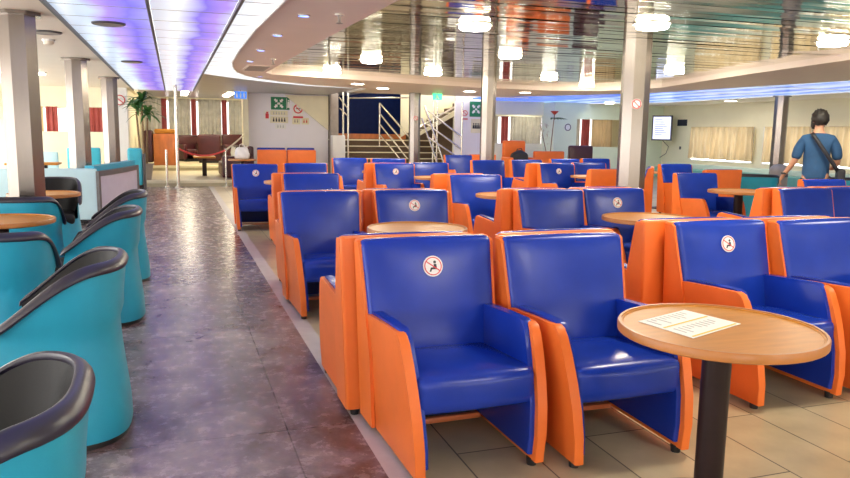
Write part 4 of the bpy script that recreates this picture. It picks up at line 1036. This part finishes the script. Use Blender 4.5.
bm = B(); sweep(bm, [(0, 0, .5), (.05, 0, 1.3), (.12, 0, 2.1)], .015, 6); sweep(bm, [(0, 0, .5), (-.2, 0, 1.2), (-.35, .0, 1.75)], .012, 6); obj('stem', bm, M['trunk'], t)
bm = B()
for i in range(9): blade(bm, (.12, 0, 2.08), 6.28*i/9, R(50), .24, .08, .3)
obj('bloom', bm, M['petal'], t)
bm = B()
for i in range(9): blade(bm, (.12, 0, 1.98), -.9+.28*i, R(8), .42, .06, .25)
obj('leaf', bm, M['leaf'], t)
bm = B()
for i in range(60):
    a = rnd.random()*6.28; blade(bm, (-.35+rnd.uniform(-.3, .3), rnd.uniform(-.15, .15), 1.55+rnd.uniform(-.35, .25)), a, R(rnd.uniform(-10, 70)), rnd.uniform(.12, .3), .012, .3, 4)
obj('dried_sprays', bm, M['dried'], t)
# orange chair with a black bag, maroon armchair, in the far bay
t = thing('easy_chair', 'tall orange easy chair with a black bag on it in the far bay', 'chair', (9.55, 19.7, 0))
obj('backrest', rbox(B(), -.35, .35, .15, .35, .1, 1.28, .06, 2, 3), M['orange'], t); obj('seat', rbox(B(), -.33, .33, -.4, .15, .2, .62, .06, 2, 3), M['orange'], t)
for s in (-1, 1): obj('arm', rbox(B(), s*.36-.07, s*.36+.07, -.4, .2, .0, .8, .04, 2, 1), M['orange'], t)
t = thing('black_bag', 'black bag lying on the tall orange easy chair', 'bag', (9.55, 19.56, .635))
obj('body', rbox(B(), -.26, .24, -.14, .1, 0, .36, .08, 3, 4, bulge=(.02, .02, .03), fn=lambda p: Vector((p.x, p.y, p.z*(1-.25*abs(p.x)/.26)))), M['strap'], t)
obj('handle', sweep(B(), [(-.12, -.02, .28), (-.08, -.02, .40), (.05, -.02, .42), (.12, -.02, .28)], .014, 6), M['strap'], t)
t = thing('orange_bench', 'low orange bench back in the far bay beside the tall orange chair', 'bench', (10.62, 19.6, 0))
obj('backrest', rbox(B(), -.55, .45, .0, .14, .05, .98, .04, 2, 2), M['orange'], t); obj('seat', rbox(B(), -.55, .45, .14, .6, .1, .44, .04, 2, 2), M['orange'], t)
lounge_armchair(11.75, 19.7, R(-15), 'dark maroon armchair before the flowering plant in the far bay', .75, 1.15, 0.)

# ------------------------------------------------------------------ the standing man, seen from behind
def skin(name, verts, edges, m, parent, root=0, levels=2, smooth=1):
    bm = B(); L = bm.verts.layers.skin.verify(); vs = []
    for i, (p, r) in enumerate(verts):
        v = bm.verts.new(p); rr = r if isinstance(r, tuple) else (r, r); v[L].radius = rr; v[L].use_root = (i == root); vs.append(v)
    for a, b in edges: bm.edges.new((vs[a], vs[b]))
    me = bpy.data.meshes.new(name); bm.to_mesh(me); bm.free(); me.materials.append(m)
    o = bpy.data.objects.new(name, me); COL.objects.link(o); o.parent = parent
    s = o.modifiers.new('skin', 'SKIN'); s.use_smooth_shade = True; s.use_x_symmetry = False
    d = o.modifiers.new('round', 'SUBSURF'); d.levels = levels; d.render_levels = levels
    return o
pm = thing('person', 'person in a blue shirt seen from behind, shoulder bag strap across the back', 'person', (8.46, 7.98, 0), R(-44))
V = [((0, 0, .98), (.155, .11)), ((0, .005, 1.12), (.145, .105)), ((0, .0, 1.30), (.165, .115)), ((0, -.02, 1.44), (.145, .095)), ((0, -.012, 1.555), (.065, .065)), ((0, .01, 1.62), (.058, .06)),
     ((0, .02, 1.69), (.078, .092)), ((0, .015, 1.77), (.078, .095)), ((0, .01, 1.825), (.055, .065)),
     ((-.155, -.02, 1.455), .066), ((-.21, -.02, 1.37), .060), ((-.27, -.03, 1.16), .045), ((-.385, .04, .97), .032), ((-.42, .06, .91), (.036, .022)),
     ((.155, -.02, 1.455), .066), ((.21, -.02, 1.37), .060), ((.26, .0, 1.15), .045), ((.22, .17, 1.06), .034), ((.17, .24, 1.06), (.034, .022)),
     ((-.10, 0, .88), .098), ((-.11, .01, .52), .066), ((-.115, -.02, .10), .043), ((-.12, .09, .045), (.045, .035)),
     ((.10, 0, .88), .098), ((.12, .01, .52), .066), ((.13, -.02, .10), .043), ((.14, .09, .045), (.045, .035))]
Ed = [(0, 1), (1, 2), (2, 3), (3, 4), (4, 5), (5, 6), (6, 7), (7, 8), (3, 9), (9, 10), (10, 11), (11, 12), (12, 13), (3, 14), (14, 15), (15, 16), (16, 17), (17, 18),
      (0, 19), (19, 20), (20, 21), (21, 22), (0, 23), (23, 24), (24, 25), (25, 26)]
def hand(root, base, d, side, up):
    d = Vector(d).normalized(); side = Vector(side).normalized(); up = Vector(up).normalized()
    for k, (o_, ln) in enumerate([(-.027, .068), (-.009, .078), (.009, .073), (.026, .058)]):
        p0 = Vector(base)+side*o_+d*.035; p1 = p0+d*ln*.45+up*.004; p2 = p1+d*ln*.35+up*.014; p3 = p2+d*ln*.25+up*.02
        i = len(V)
        V.extend([(tuple(p0), .0095), (tuple(p1), .009), (tuple(p2), .0085), (tuple(p3), .007)]); Ed.extend([(root, i), (i, i+1), (i+1, i+2), (i+2, i+3)])
    p0 = Vector(base)-side*.036-d*.012; p1 = p0-side*.02+d*.03; p2 = p1+d*.03+up*.008; i = len(V)
    V.extend([(tuple(p0), .011), (tuple(p1), .010), (tuple(p2), .008)]); Ed.extend([(root, i), (i, i+1), (i+1, i+2)])
hand(13, (-.42, .06, .91), (-.25, .2, -.8), (0, -1, -.2), (.6, .2, 0))
hand(18, (.17, .24, 1.06), (-.7, .6, .1), (0, 0, -1), (-.3, -.4, 0))
body = skin('body', V, Ed, M['skin'], pm)
# face, ears, hair
bm = B(); lathe(bm, [(0, -.105), (.045, -.095), (.075, -.05), (.084, .0), (.080, .05), (.055, .088), (0, .10)], 20)
for v in bm.verts: v.co = Vector((v.co.x*.93, v.co.y*1.14, v.co.z*1.12))
hm = Matrix.Translation((0, .018, 1.725)) @ Matrix.Rotation(R(28), 4, 'Z')
nose = []
for v in bm.verts: v.co = hm @ v.co
sk = obj('head', bm, M['skin'], pm)
bm = B(); cyl(bm, (0, .09, .015), (0, .128, -.022), .008, .017, 8)
for s in (-1, 1):
    bmesh.ops.create_uvsphere(bm, u_segments=10, v_segments=8, radius=.028, matrix=Matrix.Translation((s*.085, -.005, -.01)) @ Matrix.Diagonal((.35, .8, 1.1, 1)))
for v in bm.verts: v.co = hm @ v.co
obj('nose_and_ears', bm, M['skin'], sk)
bm = B()
for s in (-1, 1): bmesh.ops.create_uvsphere(bm, u_segments=10, v_segments=8, radius=.012, matrix=hm @ Matrix.Translation((s*.032, .086, .022)))
obj('eyes', bm, M['ink'], sk)
bm = B(); box(bm, -.025, .025, .088, .098, -.058, -.048)
for v in bm.verts: v.co = hm @ v.co
obj('mouth', bm, M['red'], sk)
bm = B(); rnd = random.Random(5); rows = []
for k in range(9):
    th = math.pi*(.02+.70*k/8); row = []
    for i in range(28):
        a = 2*math.pi*i/28; fr = max(0, math.sin(a))     # front is +Y: hairline recedes
        tt = th*(1-.38*fr) if k > 3 else th
        rr = .116*(1+.06*math.sin(7*a+3*k)+.09*rnd.uniform(-1, 1))*(1-.10*max(0, (k-5)/3))
        row.append(bm.verts.new(hm @ Vector((rr*math.sin(tt)*math.cos(a)*.93, rr*math.sin(tt)*math.sin(a)*1.1, rr*math.cos(tt)*1.18+.008))))
    rows.append(row)
for a, b in zip(rows, rows[1:]):
    for i in range(28): bm.faces.new((a[i], a[(i+1) % 28], b[(i+1) % 28], b[i]))
bm.faces.new(rows[0]); bm.faces.new(list(reversed(rows[-1])))
obj('hair', bm, M['hair'], pm)
bm = B()
for s in (-1, 1): rbox(bm, s*.062-.02, s*.062+.02, .0, .085, -.10, .0, .015, 2, 1)
rbox(bm, -.055, .055, .06, .115, -.125, -.065, .02, 2, 1)
for v in bm.verts: v.co = hm @ v.co
obj('beard', bm, M['hair'], pm)
skin('shirt', [((0, 0, .80), (.195, .15)), ((0, .005, 1.06), (.180, .135)), ((0, 0, 1.28), (.185, .14)), ((0, -.02, 1.42), (.165, .118)), ((0, -.012, 1.55), (.078, .080)), 
      ((-.165, -.02, 1.445), .085), ((-.225, -.022, 1.35), .078), ((-.268, -.03, 1.17), .070), ((.165, -.02, 1.445), .085), ((.225, -.02, 1.35), .078), ((.258, -.003, 1.17), .070)],
     [(0, 1), (1, 2), (2, 3), (3, 4), (3, 5), (5, 6), (6, 7), (3, 8), (8, 9), (9, 10)], M['shirt'], pm)
skin('trousers', [((0, 0, .98), (.165, .12)), ((-.10, 0, .87), .108), ((-.11, .01, .52), .080), ((-.115, -.02, .10), .060), ((.10, 0, .87), .108), ((.12, .01, .52), .080), ((.13, -.02, .10), .060)],
     [(0, 1), (1, 2), (2, 3), (0, 4), (4, 5), (5, 6)], M['jeans'], pm)
for s in (-1, 1):
    obj('shoe', rbox(B(), s*.13-.05, s*.13+.05, -.09, .19, 0, .09, .035, 3, 2), M['black'], pm)
obj('wrist_watch', lathe(B(), [(.036, -.014), (.040, -.012), (.040, .012), (.036, .014)], 16, c=(-.393, .038, .975)), M['ink'], pm)
sb = thing('shoulder_bag', 'dark shoulder bag with a strap worn across the back of the person', 'bag', (8.46, 7.98, 0), R(-44))
bm = B(); pts = []
for i in range(15):
    u = i/14; x = -.09+.36*u; z = 1.545-.52*u; y = -.115-.075*math.sin(math.pi*u)**.7
    pts.append((x, y, z))
A = [(bm.verts.new((p[0]-.022, p[1]-.012, p[2]-.014)), bm.verts.new((p[0]+.022, p[1]-.012, p[2]+.014))) for p in pts]
for a, b in zip(A, A[1:]): bm.faces.new((a[0], a[1], b[1], b[0]))
o = obj('strap', bm, M['strap'], sb); md = o.modifiers.new('thick', 'SOLIDIFY'); md.thickness = .006
obj('pouch', rbox(B(), .25, .36, -.14, .12, .82, 1.06, .03, 2, 2), M['strap'], sb)

# ------------------------------------------------------------------ light and view
w = bpy.data.worlds.new('world'); S.world = w; w.use_nodes = True
w.node_tree.nodes['Background'].inputs[0].default_value = (1, .97, .93, 1)
w.node_tree.nodes['Background'].inputs[1].default_value = 3.6
vs = S.view_settings
vs.view_transform = 'Standard'; vs.look = 'None'; vs.gamma = 1; vs.use_curve_mapping = False
vs.exposure = 1.08
